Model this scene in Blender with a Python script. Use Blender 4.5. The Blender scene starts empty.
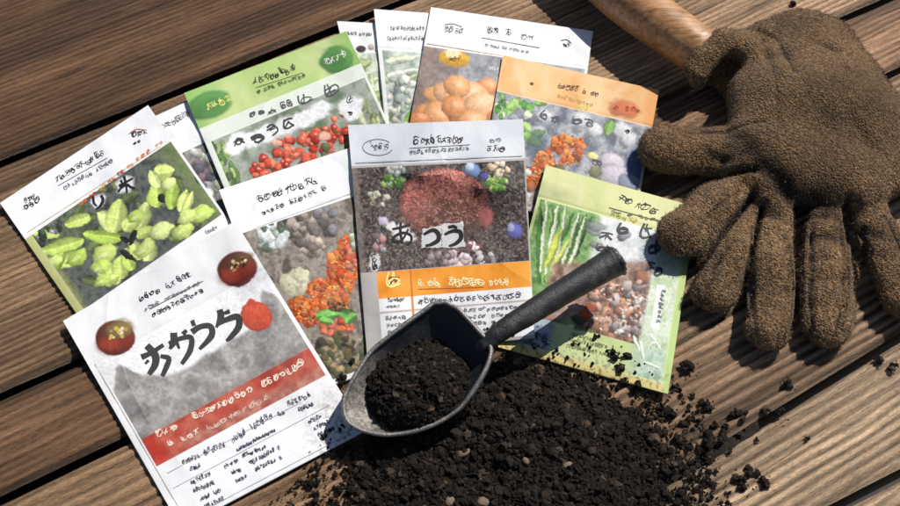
import bpy, math, random
import numpy as np
random.seed(7); RNG = np.random.default_rng(7)
scene = bpy.context.scene
COL = scene.collection

# ------------------------------------------------------------------ camera model (metres)
F = 1050.0; D = 0.58; TILT = math.radians(57)
CT, ST = math.cos(TILT), math.sin(TILT)
CAM = np.array([0.0, -D * CT, D * ST])
UP = np.array([0.0, ST, CT]); FW = np.array([0.0, CT, -ST])

def S(px, py, z=0.0):
    """point of the table-top at height z seen at photo pixel (px, py)"""
    px = np.asarray(px, float); py = np.asarray(py, float); z = np.asarray(z, float)
    dx = (px - 450) / F; k = (py - 253) / F
    dy = -k * UP[1] + FW[1]; dz = -k * UP[2] + FW[2]
    t = (z - CAM[2]) / dz
    return np.stack(np.broadcast_arrays(CAM[0] + dx * t, CAM[1] + dy * t, z + 0 * t), -1)

def srgb(c):
    c = np.asarray(c, float)
    if c.max() > 1.0: c = c / 255.0
    return np.where(c <= 0.04045, c / 12.92, ((c + 0.055) / 1.055) ** 2.4)

# ------------------------------------------------------------------ noise
def _h(ix, iy, seed):
    n = (ix.astype(np.int64) * 374761393 + iy.astype(np.int64) * 668265263 + seed * 974634777) & 0xFFFFFFFF
    n = ((n ^ (n >> 13)) * 1274126177) & 0xFFFFFFFF
    n = ((n ^ (n >> 15)) * 2246822519) & 0xFFFFFFFF
    return ((n ^ (n >> 16)) & 0xFFFFFF) / float(0xFFFFFF)

def vn(x, y, seed=0):
    x = np.asarray(x, float); y = np.asarray(y, float)
    x, y = np.broadcast_arrays(x, y)
    ix = np.floor(x); iy = np.floor(y); fx = x - ix; fy = y - iy
    fx = fx * fx * (3 - 2 * fx); fy = fy * fy * (3 - 2 * fy)
    a = _h(ix, iy, seed); b = _h(ix + 1, iy, seed); c = _h(ix, iy + 1, seed); d = _h(ix + 1, iy + 1, seed)
    return (a * (1 - fx) + b * fx) * (1 - fy) + (c * (1 - fx) + d * fx) * fy

def fbm(x, y, seed=0, o=4):
    s = 0; a = 0.5; t = 0
    for i in range(o):
        s = s + a * vn(x, y, seed + i * 17); t += a; a *= 0.5
        x = np.asarray(x) * 2.03; y = np.asarray(y) * 2.03
    return s / t

def sstep(a, b, x):
    t = np.clip((x - a) / (b - a), 0, 1); return t * t * (3 - 2 * t)

# ------------------------------------------------------------------ object helpers
def empty(name, loc, label=None, cat=None, group=None):
    o = bpy.data.objects.new(name, None); COL.objects.link(o)
    o.location = tuple(float(v) for v in loc); o.empty_display_size = 0.02
    if label: o['label'] = label
    if cat: o['category'] = cat
    if group: o['group'] = group
    return o

def tag(o, label, cat, group=None, kind=None):
    if label: o['label'] = label
    if cat: o['category'] = cat
    if group: o['group'] = group
    if kind: o['kind'] = kind
    return o

def mesh(name, V, faces, mat, parent=None, col=None, smooth=False, attr=None):
    """V (n,3) in world space; faces: (m,4) / (m,3) array or a list of arrays"""
    V = np.asarray(V, np.float32)
    if parent is not None: V = V - np.array(parent_loc(parent), np.float32)
    if not isinstance(faces, (list, tuple)): faces = [faces]
    faces = [np.asarray(f, np.int32) for f in faces if len(f)]
    me = bpy.data.meshes.new(name)
    me.vertices.add(len(V)); me.vertices.foreach_set('co', V.ravel())
    li = np.concatenate([f.ravel() for f in faces])
    cnt = np.concatenate([np.full(len(f), f.shape[1], np.int32) for f in faces])
    st = np.concatenate([[0], np.cumsum(cnt)[:-1]]).astype(np.int32)
    me.loops.add(len(li)); me.loops.foreach_set('vertex_index', li)
    me.polygons.add(len(cnt)); me.polygons.foreach_set('loop_start', st)
    if col is not None:
        col = np.asarray(col, np.float32)
        if col.ndim == 1: col = np.tile(col, (len(V), 1))
        a = me.color_attributes.new('Col', 'FLOAT_COLOR', 'POINT')
        a.data.foreach_set('color', np.concatenate([col[:, :3], np.ones((len(V), 1), np.float32)], 1).ravel())
    if attr is not None:
        for k, v in attr.items():
            a = me.attributes.new(k, 'FLOAT', 'POINT'); a.data.foreach_set('value', np.asarray(v, np.float32).ravel())
    me.update(calc_edges=True); me.validate()
    me.polygons.foreach_set('use_smooth', np.full(len(me.polygons), bool(smooth)))
    me.materials.append(mat)
    o = bpy.data.objects.new(name, me); COL.objects.link(o)
    if parent is not None: o.parent = parent
    return o

def parent_loc(p):
    v = np.array(p.location)
    while p.parent: p = p.parent; v = v + np.array(p.location)
    return v

def gridfaces(nv, nu, mask=None):
    i = np.arange(nv * nu).reshape(nv, nu)
    f = np.stack([i[:-1, :-1], i[1:, :-1], i[1:, 1:], i[:-1, 1:]], -1)
    return f.reshape(-1, 4) if mask is None else f[mask]

# ------------------------------------------------------------------ materials
class NT:
    def __init__(s, name):
        s.m = bpy.data.materials.new(name); s.m.use_nodes = True; s.t = s.m.node_tree
        s.b = s.t.nodes['Principled BSDF']
    def n(s, typ, **kw):
        nd = s.t.nodes.new(typ)
        for k, v in kw.items():
            if k in nd.inputs: nd.inputs[k].default_value = v
            else: setattr(nd, k, v)
        return nd
    def l(s, a, b): s.t.links.new(a, b)
    def noise(s, scale, detail=4, rough=0.6, vec=None):
        nd = s.n('ShaderNodeTexNoise'); nd.inputs['Scale'].default_value = scale
        nd.inputs['Detail'].default_value = detail; nd.inputs['Roughness'].default_value = rough
        if vec is not None: s.l(vec, nd.inputs['Vector'])
        return nd
    def ramp(s, fac, stops):
        r = s.n('ShaderNodeValToRGB'); e = r.color_ramp.elements
        while len(e) < len(stops): e.new(0.5)
        for el, (p, c) in zip(e, stops):
            el.position = p; el.color = (c, c, c, 1) if isinstance(c, (int, float)) else (*c, 1)
        s.l(fac, r.inputs[0]); return r
    def mul(s, a, b, fac=1.0, mode='MULTIPLY'):
        m = s.n('ShaderNodeMix', data_type='RGBA', blend_type=mode); m.inputs[0].default_value = fac
        s.l(a, m.inputs[6]); s.l(b, m.inputs[7]); return m.outputs[2]
    def bump(s, h, dist, strength=1.0):
        b = s.n('ShaderNodeBump'); b.inputs['Distance'].default_value = dist; b.inputs['Strength'].default_value = strength
        s.l(h, b.inputs['Height']); s.l(b.outputs[0], s.b.inputs['Normal']); return b
    def coord(s, w='Object'):
        return s.n('ShaderNodeTexCoord').outputs[w]

def mat_print():
    t = NT('printed_paper'); a = t.n('ShaderNodeVertexColor', layer_name='Col')
    nz = t.noise(900, 3, .6, t.coord()); r = t.ramp(nz.outputs[0], [(.3, .93), (.7, 1.0)])
    t.l(t.mul(a.outputs[0], r.outputs[0]), t.b.inputs['Base Color'])
    t.b.inputs['Roughness'].default_value = .55; t.b.inputs['Specular IOR Level'].default_value = .14
    n2 = t.noise(140, 3, .6, t.coord()); t.bump(n2.outputs[0], .0006, .35)
    return t.m

def mat_ink():
    t = NT('printing_ink'); a = t.n('ShaderNodeVertexColor', layer_name='Col')
    nz = t.noise(1600, 2, .6, t.coord()); r = t.ramp(nz.outputs[0], [(.35, .7), (.65, 1.25)])
    t.l(t.mul(a.outputs[0], r.outputs[0]), t.b.inputs['Base Color'])
    t.b.inputs['Roughness'].default_value = .6; t.b.inputs['Specular IOR Level'].default_value = .2
    return t.m

def mat_wood():
    t = NT('weathered_wood'); a = t.n('ShaderNodeVertexColor', layer_name='Col')
    co = t.coord()
    mp = t.n('ShaderNodeMapping'); mp.inputs['Scale'].default_value = (6, 90, 20); t.l(co, mp.inputs[0])
    n1 = t.noise(9, 6, .65, mp.outputs[0])
    mp2 = t.n('ShaderNodeMapping'); mp2.inputs['Scale'].default_value = (60, 420, 60); t.l(co, mp2.inputs[0])
    n2 = t.noise(6, 4, .7, mp2.outputs[0])
    c1 = t.mul(a.outputs[0], t.ramp(n1.outputs[0], [(.3, .62), (.55, 1.0), (.75, 1.2)]).outputs[0])
    c2 = t.mul(c1, t.ramp(n2.outputs[0], [(.32, .42), (.5, 1.0), (.72, 1.38)]).outputs[0])
    t.l(c2, t.b.inputs['Base Color'])
    t.b.inputs['Roughness'].default_value = .46; t.b.inputs['Specular IOR Level'].default_value = .45
    ad = t.n('ShaderNodeMath', operation='ADD'); t.l(n1.outputs[0], ad.inputs[0]); t.l(n2.outputs[0], ad.inputs[1])
    t.bump(ad.outputs[0], .0019, .9)
    return t.m

def mat_soil():
    t = NT('damp_soil'); a = t.n('ShaderNodeVertexColor', layer_name='Col')
    n = t.noise(700, 5, .7, t.coord()); r = t.ramp(n.outputs[0], [(.3, .5), (.6, 1.0), (.78, 1.9)])
    t.l(t.mul(a.outputs[0], r.outputs[0]), t.b.inputs['Base Color'])
    t.b.inputs['Roughness'].default_value = .8; t.b.inputs['Specular IOR Level'].default_value = .25
    t.bump(n.outputs[0], .0012, .9); return t.m

def mat_glove():
    t = NT('brown_boucle_fabric'); a = t.n('ShaderNodeVertexColor', layer_name='Col'); co = t.coord()
    n = t.noise(620, 3, .65, co); v = t.n('ShaderNodeTexVoronoi'); v.inputs['Scale'].default_value = 900; t.l(co, v.inputs['Vector'])
    r = t.ramp(n.outputs[0], [(.3, .38), (.5, .9), (.66, 1.55), (.8, 2.4)])
    c = t.mul(a.outputs[0], r.outputs[0]); t.l(c, t.b.inputs['Base Color'])
    t.b.inputs['Roughness'].default_value = .95; t.b.inputs['Specular IOR Level'].default_value = .1
    t.b.inputs['Sheen Weight'].default_value = .15; t.b.inputs['Sheen Roughness'].default_value = .5
    sb = t.n('ShaderNodeMath', operation='SUBTRACT'); t.l(n.outputs[0], sb.inputs[0]); t.l(v.outputs['Distance'], sb.inputs[1])
    t.bump(sb.outputs[0], .0016, .9); return t.m

def mat_iron(name, base, rough, metal, worn, dusty=False):
    t = NT(name); co = t.coord()
    n = t.noise(120, 6, .7, co); n2 = t.noise(900, 4, .7, co)
    r = t.ramp(n.outputs[0], [(.35, tuple(base)), (.62, tuple(base * 1.5)), (.78, tuple(worn))])
    r2 = t.ramp(n2.outputs[0], [(.3, .6), (.6, 1.0), (.8, 1.7)])
    cc = t.mul(r.outputs[0], r2.outputs[0])
    if dusty:
        at = t.n('ShaderNodeAttribute', attribute_name='worn'); mx = t.n('ShaderNodeMix', data_type='RGBA')
        n3 = t.noise(520, 5, .75, co); r3 = t.ramp(n3.outputs[0], [(.34, (.05, .045, .04)), (.5, (.22, .20, .18)), (.7, (.42, .39, .35))])
        ml = t.n('ShaderNodeMath', operation='MULTIPLY', use_clamp=True); r4 = t.ramp(n.outputs[0], [(.3, .35), (.6, 1.0)]); t.l(at.outputs['Fac'], ml.inputs[0]); t.l(r4.outputs[0], ml.inputs[1])
        t.l(ml.outputs[0], mx.inputs[0]); t.l(cc, mx.inputs[6]); t.l(r3.outputs[0], mx.inputs[7]); cc = mx.outputs[2]
    t.l(cc, t.b.inputs['Base Color'])
    t.b.inputs['Metallic'].default_value = metal
    rr = t.ramp(n.outputs[0], [(.3, rough), (.8, min(1, rough + .2))]); t.l(rr.outputs[0], t.b.inputs['Roughness'])
    t.bump(n2.outputs[0], .0006, .6); return t.m

def mat_stick():
    t = NT('varnished_handle_wood'); co = t.coord()
    mp = t.n('ShaderNodeMapping'); mp.inputs['Rotation'].default_value = (0, 0, math.radians(44)); mp.inputs['Scale'].default_value = (14, 160, 120); t.l(co, mp.inputs[0])
    n = t.noise(3, 6, .65, mp.outputs[0]); n2 = t.noise(60, 4, .6, co)
    r = t.ramp(n.outputs[0], [(.3, (.20, .088, .033)), (.5, (.42, .215, .092)), (.72, (.56, .33, .165))])
    r2 = t.ramp(n2.outputs[0], [(.3, .55), (.55, 1.0), (.8, 1.15)])
    t.l(t.mul(r.outputs[0], r2.outputs[0]), t.b.inputs['Base Color'])
    t.b.inputs['Roughness'].default_value = .4; t.bump(n.outputs[0], .0006, .5); return t.m

def mat_plain(name, c, rough=.8, nscale=60):
    t = NT(name); n = t.noise(nscale, 5, .6, t.coord()); c = np.array(c)
    r = t.ramp(n.outputs[0], [(.3, tuple(c * .7)), (.7, tuple(c * 1.2))]); t.l(r.outputs[0], t.b.inputs['Base Color'])
    t.b.inputs['Roughness'].default_value = rough; t.bump(n.outputs[0], .001, .5); return t.m

PRINT = mat_print(); INK = mat_ink(); WOOD = mat_wood(); SOIL = mat_soil(); GLOVE = mat_glove()
IRON = mat_iron('dark_forged_iron', np.array([.032, .033, .037]), .5, .35, np.array([.09, .085, .08]))
SCOOP = mat_iron('worn_scoop_iron', np.array([.026, .027, .030]), .40, .35, np.array([.085, .08, .075]), True)
WORN = mat_iron('worn_bare_metal', np.array([.20, .19, .18]), .36, .6, np.array([.50, .48, .44]))
STICK = mat_stick()
THREAD = mat_plain('dark_brown_thread', (.03, .02, .012), .9, 800)
PEBBLE = mat_plain('pale_pebble_stone', (.17, .125, .09), .8, 300)
DIRT = mat_plain('dark_ground_earth', (.05, .045, .04), .9, 8)

# ================================================================== THE TABLE
ground = mesh('ground', np.array([[-8, -8, -.72], [8, -8, -.72], [8, 8, -.72], [-8, 8, -.72]]), np.array([[0, 1, 2, 3]]), DIRT)
ground['kind'] = 'structure'
TH = math.radians(30.3); CU, SU = math.cos(TH), math.sin(TH)
def to_uv(p): return np.array([p[0] * CU + p[1] * SU, -p[0] * SU + p[1] * CU])
def gap(a, b):
    A, B = to_uv(S(*a)), to_uv(S(*b)); s = (B[1] - A[1]) / (B[0] - A[0])
    return (A[1] - s * A[0], s)
gaps = [gap((0, 159.5), (350, 19.5)), gap((0, 393), (76, 359)), gap((0, 498), (885, 74.5)), gap((892, 341), (689, 466)), gap((838, 506), (900, 474))]
gw = [.0030, .0022, .0024, .0021, .0026]                           # half widths
c_top = gaps[0][0] + .155; c_bot = gaps[-1][0] - .14
lines = [(c_top, 0.0)] + gaps + [(c_bot, 0.0)]
gw = [.003] + gw + [.003]
table = empty('wooden_table', (0, 0, 0), 'weathered brown plank table top under the seed packets, soil and glove', 'table')
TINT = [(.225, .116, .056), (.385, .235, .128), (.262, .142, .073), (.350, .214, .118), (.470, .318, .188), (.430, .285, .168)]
ZT = {}
for i in range(6):
    (a1, s1), (a0, s0) = lines[i], lines[i + 1]
    us = np.concatenate([np.linspace(-.9, -.36, 28)[:-1], np.arange(-.36, .42, .0022), np.linspace(.42, .95, 28)[1:]])
    wid = (a1 - a0); nvv = int(wid / .00055) + 1
    t = np.linspace(0, 1, nvv)
    U, Tt = np.meshgrid(us, t)
    v0 = a0 + s0 * U + gw[i + 1]; v1 = a1 + s1 * U - gw[i]
    V = v0 + (v1 - v0) * Tt
    sd = 100 + i * 31
    W = V + .0045 * (fbm(U / .16, V / .05, sd) - .5) + .0012 * (vn(U / .03, V / .012, sd + 3) - .5)
    per = .0052 if i >= 3 else .0040
    ph = W / per + 1.6 * vn(U / .5, W / .03, sd + 5)
    ring = .5 + .5 * np.sin(2 * np.pi * ph)
    amp = .35 + .9 * vn(U / .2, W / .010, sd + 9)
    fine = fbm(U / .020, W / .0011, sd + 11, 3)
    strk = fbm(U / .09, W / .0035, sd + 13, 3)
    deep = sstep(.62, .8, vn(U / .11, W / .0042, sd + 15)) * sstep(.45, .7, vn(U / .05, W / .02, sd + 19))
    chip = sstep(.55, .8, vn(U / .012, W / .003, sd + 21))
    k = (1.0 if i >= 3 else .62)
    hgt = k * (.0012 * ring ** .6 * amp) + .0007 * (fine - .5) + .0006 * (strk - .5) - .0009 * deep - .0002 * chip
    rgc = random.Random(900 + i)
    crack = np.zeros_like(hgt)
    for _ in range(16):
        cu_, cv_, cl_ = rgc.uniform(-.32, .38), rgc.uniform(0, 1), rgc.uniform(.02, .08)
        yv = (a0 + (a1 - a0) * cv_) + .0012 * np.sin((U - cu_) * 70 + cv_ * 9)
        crack = np.maximum(crack, np.exp(-((W - yv) / .0005) ** 2) * np.clip(1 - ((U - cu_) / cl_) ** 2, 0, 1))
    hgt = hgt - .0016 * crack
    ed = np.minimum(V - v0, v1 - V); er = .0022 + .0035 * vn(U / .03, U * 0, sd + 23)
    hgt = hgt - .0028 * np.clip(1 - ed / er, 0, 1) ** 2
    hgt -= .0012
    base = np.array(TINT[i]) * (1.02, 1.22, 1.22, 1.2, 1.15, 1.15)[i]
    big = fbm(U / .18, W / .022, sd + 25, 3)
    patch = fbm(U / .10, V / .09, sd + 27, 3)
    gro = np.clip(1 - ring * 1.15, 0, 1) ** 1.1 * np.clip(amp, .3, 1.1) * (1.0 if i >= 3 else .75)  # dark grain lines, with the shade between ridges painted into the colour
    tone = (.62 + .62 * sstep(.25, .75, big)) * (1.16 - .78 * gro) * (.62 + .76 * strk) * (.8 + .4 * patch) * (.70 + .6 * fine)
    tone *= (1 - .75 * crack) * (1 - .45 * deep) * (1 - .4 * np.clip(1 - ed / .004, 0, 1))
    X = U * CU - V * SU; Y = U * SU + V * CU
    # sun sheen painted into the boards: paler, greyer far right, darker near left
    sheen_tone = sstep(-.10, .22, X + .35 * Y)
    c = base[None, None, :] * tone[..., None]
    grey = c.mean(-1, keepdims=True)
    c = c * (1 - .16 * sheen_tone[..., None]) + grey * np.array([1.08, 1.0, .9]) * .16 * sheen_tone[..., None]
    c *= (.80 + .55 * sheen_tone[..., None])
    nv_, nu_ = V.shape
    top = np.stack([X, Y, hgt], -1).reshape(-1, 3)
    # sides: skirts along both long edges and ends
    P = [top]; Cc = [c.reshape(-1, 3)]; Fc = [gridfaces(nv_, nu_)[:, ::-1]]
    ii = np.arange(nv_ * nu_).reshape(nv_, nu_); off = len(top)
    for loop, flip in ((ii[0], False), (ii[-1], True), (ii[:, 0], True), (ii[:, -1], False)):
        b = top[loop].copy(); b[:, 2] = -.028
        P.append(b); Cc.append(np.tile(base * .35, (len(b), 1)))
        lo = off + np.arange(len(b)); off += len(b)
        f = np.stack([loop[:-1], loop[1:], lo[1:], lo[:-1]], -1)
        Fc.append(f if not flip else f[:, ::-1])
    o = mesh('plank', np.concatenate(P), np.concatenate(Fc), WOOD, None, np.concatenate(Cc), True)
    # turn the mesh so that its local x runs along the grain (for the procedural grain)
    co = np.empty(len(o.data.vertices) * 3, np.float32); o.data.vertices.foreach_get('co', co); co = co.reshape(-1, 3)
    lc = co.copy(); lc[:, 0] = co[:, 0] * CU + co[:, 1] * SU; lc[:, 1] = -co[:, 0] * SU + co[:, 1] * CU + i * .5
    o.data.vertices.foreach_set('co', lc.ravel()); o.rotation_euler = (0, 0, TH)
    o.location = (SU * i * .5, -CU * i * .5, 0); o.parent = table
    o.data.update()
# cross bearers under the boards
for uu in (-.62, .68):
    b = []
    for du, dv, z in [(a, b_, c_) for a in (-.035, .035) for b_ in (c_bot + .01, c_top - .01) for c_ in (-.078, -.0285)]:
        u = uu + du; b.append((u * CU - dv * SU, u * SU + dv * CU, z))
    mesh('bearer', np.array(b), np.array([[0, 1, 3, 2], [4, 6, 7, 5], [0, 4, 5, 1], [2, 3, 7, 6], [0, 2, 6, 4], [1, 5, 7, 3]]), WOOD, table, np.array([.06, .04, .025]))

# ================================================================== SEED PACKETS
HX0, HY0, HS = -.34, -.30, .0015
HM = np.zeros((400, 480))                                          # height of whatever lies on the table
def hm_get(x, y):
    fx = np.clip((x - HX0) / HS, 0, 478.9); fy = np.clip((y - HY0) / HS, 0, 398.9)
    ix = fx.astype(int); iy = fy.astype(int); fx = fx - ix; fy = fy - iy
    return (HM[iy, ix] * (1 - fx) + HM[iy, ix + 1] * fx) * (1 - fy) + (HM[iy + 1, ix] * (1 - fx) + HM[iy + 1, ix + 1] * fx) * fy

def homography(q):
    (x0, y0), (x1, y1), (x2, y2), (x3, y3) = q
    A = []; B = []
    for (u, v), (x, y) in zip(((0, 0), (1, 0), (1, 1), (0, 1)), q):
        A.append([u, v, 1, 0, 0, 0, -u * x, -v * x]); B.append(x)
        A.append([0, 0, 0, u, v, 1, -u * y, -v * y]); B.append(y)
    h = np.linalg.solve(np.array(A, float), np.array(B, float))
    return np.append(h, 1).reshape(3, 3)

ALB = .86                                                          # photo tone -> paper albedo
class Packet:
    def __init__(s, label, quad, base, res=.0004, puff=.0026, curl=(0, 0, 0, 0), seed=1, thick=.0009):
        s.q = quad; s.H = homography(quad); s.Hi = np.linalg.inv(s.H); s.base = base; s.seed = seed; s.thick = thick
        c = [S(*p, .002) for p in quad]
        w = np.linalg.norm(c[1] - c[0]); h = np.linalg.norm(c[3] - c[0])
        s.w, s.h = w, h
        s.nu = int(w / res) + 1; s.nv = int(h / res) + 1
        # --- drape over what is already there
        cu, cv = 64, 84
        u, v = np.meshgrid(np.linspace(0, 1, cu), np.linspace(0, 1, cv))
        px, py = s.px(u, v); p = S(px, py, .002)
        und = np.max([hm_get(p[..., 0] + a, p[..., 1] + b) for a in (-.002, 0, .002) for b in (-.002, 0, .002)], 0)
        und = np.where(und > .0003, und + .0004, 0) + .0004 + thick
        z = und.copy()
        for _ in range(170):
            q = np.pad(z, 1, mode='edge')
            b = (q[:-2, 1:-1] + q[2:, 1:-1] + q[1:-1, :-2] + q[1:-1, 2:] + 4 * z) / 8
            z = np.maximum(und, b)
        for _ in range(6):
            q = np.pad(z, 1, mode='edge'); z = np.maximum((q[:-2, 1:-1] + q[2:, 1:-1] + q[1:-1, :-2] + q[1:-1, 2:] + 4 * z) / 8, und - .0002)
        s.zc = z; s.mott = .22; s.wa = 1.0; s.puff = puff; s.curl = curl; s.hv = None
        s.u, s.v = np.meshgrid(np.linspace(0, 1, s.nu), np.linspace(0, 1, s.nv))
        s.PX, s.PY = s.px(s.u, s.v)
        s.C = np.empty((s.nv, s.nu, 3)); s.C[:] = np.array(base) / 255.
        s.R = np.zeros((s.nv, s.nu), int)                          # region id per vertex
        s.names = {}
        s.letters = {}
        s.label = label
    def px(s, u, v):
        H = s.H; d = H[2, 0] * u + H[2, 1] * v + 1
        return (H[0, 0] * u + H[0, 1] * v + H[0, 2]) / d, (H[1, 0] * u + H[1, 1] * v + H[1, 2]) / d
    def uv(s, x, y):
        H = s.Hi; d = H[2, 0] * x + H[2, 1] * y + H[2, 2]
        return (H[0, 0] * x + H[0, 1] * y + H[0, 2]) / d, (H[1, 0] * x + H[1, 1] * y + H[1, 2]) / d
    def z(s, u, v):
        nv, nu = s.zc.shape
        uu = np.clip(u, 0, 1); vv = np.clip(v, 0, 1)
        fx = np.minimum(uu * (nu - 1), nu - 1.001); fy = np.minimum(vv * (nv - 1), nv - 1.001)
        ix = fx.astype(int); iy = fy.astype(int); fx = fx - ix; fy = fy - iy
        z = (s.zc[iy, ix] * (1 - fx) + s.zc[iy, ix + 1] * fx) * (1 - fy) + (s.zc[iy + 1, ix] * (1 - fx) + s.zc[iy + 1, ix + 1] * fx) * fy
        hv = s.hv if s.hv is not None else .14
        vb = np.clip((vv - hv) / (1 - hv), 0, 1)
        pf = s.puff * (np.clip(4 * uu * (1 - uu), 0, 1) ** .7) * (np.clip(4 * vb * (1 - vb), 0, 1) ** .6)
        wr = .0022 * (fbm(uu * 3.1 + s.seed, vv * 4.0, 300 + s.seed, 3) - .35) + .0007 * (fbm(uu * 9, vv * 11, 310 + s.seed, 2) - .35) + s.creases(uu, vv)
        fold = .0010 * np.clip(1 - np.abs(vv - hv) / .012, 0, 1)
        a = s.curl
        cz = a[0] * np.clip(1 - uu * 2.4 - vv * 2.4, 0, 1) ** 2 + a[1] * np.clip(1 - (1 - uu) * 2.4 - vv * 2.4, 0, 1) ** 2 \
            + a[2] * np.clip(1 - (1 - uu) * 2.4 - (1 - vv) * 2.4, 0, 1) ** 2 + a[3] * np.clip(1 - uu * 2.4 - (1 - vv) * 2.4, 0, 1) ** 2
        return z + pf + np.clip(wr, 0, 1) + fold * 0 + cz - .0003 * np.exp(-((vv - hv) / .012) ** 2)
    def creases(s, u, v):
        rg = random.Random(s.seed * 13 + 5); z = 0
        for _ in range(5):
            cx, cy, a, L = rg.uniform(.1, .9), rg.uniform(.05, .95), rg.uniform(0, 3.14), rg.uniform(.12, .3)
            x = (u - cx) * math.cos(a) + (v - cy) * math.sin(a); y = -(u - cx) * math.sin(a) + (v - cy) * math.cos(a)
            z = z + rg.uniform(.0002, .0005) * np.exp(-np.abs(y + .15 * x * x / L) / .018) * np.exp(-(x / L) ** 2)
        return z
    def pos(s, u, v, dz=0.0):
        z = s.z(np.asarray(u, float), np.asarray(v, float)) + dz
        x, y = s.px(u, v); return S(x, y, z)
    # ---- regions: polygon in photo pixels becomes a part of its own
    def region(s, name, poly, fill=None):
        m = s.poly(poly); k = len(s.names) + 1; s.names[k] = name; s.R[m] = k
        if fill is not None: s.C[m] = np.array(fill) / 255.
        return m
    def region_uv(s, name, u0, v0, u1, v1, fill=None):
        m = (s.u >= u0) & (s.u <= u1) & (s.v >= v0) & (s.v <= v1); k = len(s.names) + 1; s.names[k] = name; s.R[m] = k
        if fill is not None: s.C[m] = np.array(fill) / 255.
        return m
    def vline(s, *pts):                                            # mean v of some photo points
        return float(np.mean([s.uv(*p)[1] for p in pts]))
    def uline(s, *pts):
        return float(np.mean([s.uv(*p)[0] for p in pts]))
    def poly(s, P):
        x, y = s.PX, s.PY; ins = np.zeros(x.shape, bool); j = len(P) - 1
        for i in range(len(P)):
            xi, yi = P[i]; xj, yj = P[j]
            if yi != yj: ins ^= ((yi > y) != (yj > y)) & (x < (xj - xi) * (y - yi) / (yj - yi) + xi)
            j = i
        return ins
    # ---- painting the printed picture (photo-pixel coordinates on the paper)
    def put(s, a, col, clip=None):
        if clip is not None: a = a * clip
        col = np.asarray(col, float)
        s.C[:] = s.C * (1 - a[..., None]) + col * a[..., None]
    def ell(s, cx, cy, rx, ry, ang, col, soft=.12, alpha=1.0, shade=.25, rough=.12, clip=None, light=(.5, -.8), speck=0):
        m = (np.abs(s.PX - cx) < max(rx, ry) * 1.6) & (np.abs(s.PY - cy) < max(rx, ry) * 1.6)
        if not m.any(): return
        r0 = np.where(m.any(1))[0]; c0 = np.where(m.any(0))[0]; sl = (slice(r0[0], r0[-1] + 1), slice(c0[0], c0[-1] + 1))
        x = s.PX[sl] - cx; y = s.PY[sl] - cy; ca, sa = math.cos(ang), math.sin(ang)
        X = (x * ca + y * sa) / rx; Y = (-x * sa + y * ca) / ry
        sd = int(cx * 7 + cy * 13) & 1023
        r = np.sqrt(X * X + Y * Y) + rough * 2 * (fbm(X * 1.6 + 9, Y * 1.6 + 9, sd, 3) - .5)
        a = sstep(1 + soft, 1 - soft, r) * alpha
        if clip is not None: a = a * clip[sl]
        sh = 1 + shade * (x * light[0] + y * light[1]) / max(rx, ry) - shade * .9 * np.clip(r, 0, 1.2) ** 4
        if speck: sh = sh * (1 + speck * (fbm(s.PX[sl] / 1.6, s.PY[sl] / 1.6, sd + 5, 2) - .5) * 2)
        c = np.clip((np.array(col) / 255.)[None, None] * sh[..., None], 0, 1)
        s.C[sl] = s.C[sl] * (1 - a[..., None]) + c * a[..., None]
    def leaf(s, x0, y0, x1, y1, w, col, clip=None, vein=.14, dark=.28):
        L = math.hypot(x1 - x0, y1 - y0); cx, cy = (x0 + x1) / 2, (y0 + y1) / 2
        m = (np.abs(s.PX - cx) < L * .8 + w) & (np.abs(s.PY - cy) < L * .8 + w)
        if not m.any(): return
        r0 = np.where(m.any(1))[0]; c0 = np.where(m.any(0))[0]; sl = (slice(r0[0], r0[-1] + 1), slice(c0[0], c0[-1] + 1))
        dx, dy = (x1 - x0) / L, (y1 - y0) / L
        x = s.PX[sl] - x0; y = s.PY[sl] - y0
        t = (x * dx + y * dy) / L; n = (-x * dy + y * dx) / w
        sd = int(x0 * 11 + y0 * 5) & 1023
        n = n + .25 * (vn(t * 3, n, sd) - .5)
        prof = np.clip(np.sin(np.pi * np.clip(t, 0, 1) ** .8), 0, 1) ** .6 + .02
        d = np.abs(n) / prof
        a = sstep(1.12, .85, d) * sstep(-.02, .03, t) * sstep(1.03, .97, t)
        if clip is not None: a = a * clip[sl]
        sh = 1 + dark * (np.where(n > 0, -.55, .25)) * np.clip(np.abs(n) * 3, 0, 1) + vein * np.exp(-(n / .12) ** 2) - .35 * np.clip(d, 0, 1) ** 5 + .25 * (fbm(s.PX[sl] / 6, s.PY[sl] / 6, sd + 3, 3) - .5)
        c = np.clip((np.array(col) / 255.)[None, None] * sh[..., None], 0, 1)
        s.C[sl] = s.C[sl] * (1 - a[..., None]) + c * a[..., None]
    def tex(s, mask, cols, sc, seed, amt=1.0, contrast=1.0):
        n = fbm(s.PX / sc, s.PY / sc, seed, 5); n = np.clip((n - .5) * 2.2 * contrast + .5, 0, .9999) * (len(cols) - 1)
        i = n.astype(int); f = (n - i)[..., None]; cc = np.array(cols) / 255.
        c = cc[i] * (1 - f) + cc[np.minimum(i + 1, len(cols) - 1)] * f
        a = (mask * amt)[..., None]; s.C[:] = s.C * (1 - a) + c * a
    def cluster(s, cx, cy, rx, ry, n, r, cols, clip=None, ang=0, shade=.35, sq=.8, rough=.15, seed=0):
        rg = random.Random(seed * 77 + int(cx)); ca, sa = math.cos(ang), math.sin(ang)
        for _ in range(n):
            a = rg.uniform(0, 2 * math.pi); q = math.sqrt(rg.random())
            x, y = rx * q * math.cos(a), ry * q * math.sin(a)
            rr = rg.uniform(*r)
            s.ell(cx + x * ca - y * sa, cy + x * sa + y * ca, rr, rr * rg.uniform(sq, 1), rg.uniform(0, 3), rg.choice(cols), .2, 1, shade, rough, clip)
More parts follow.
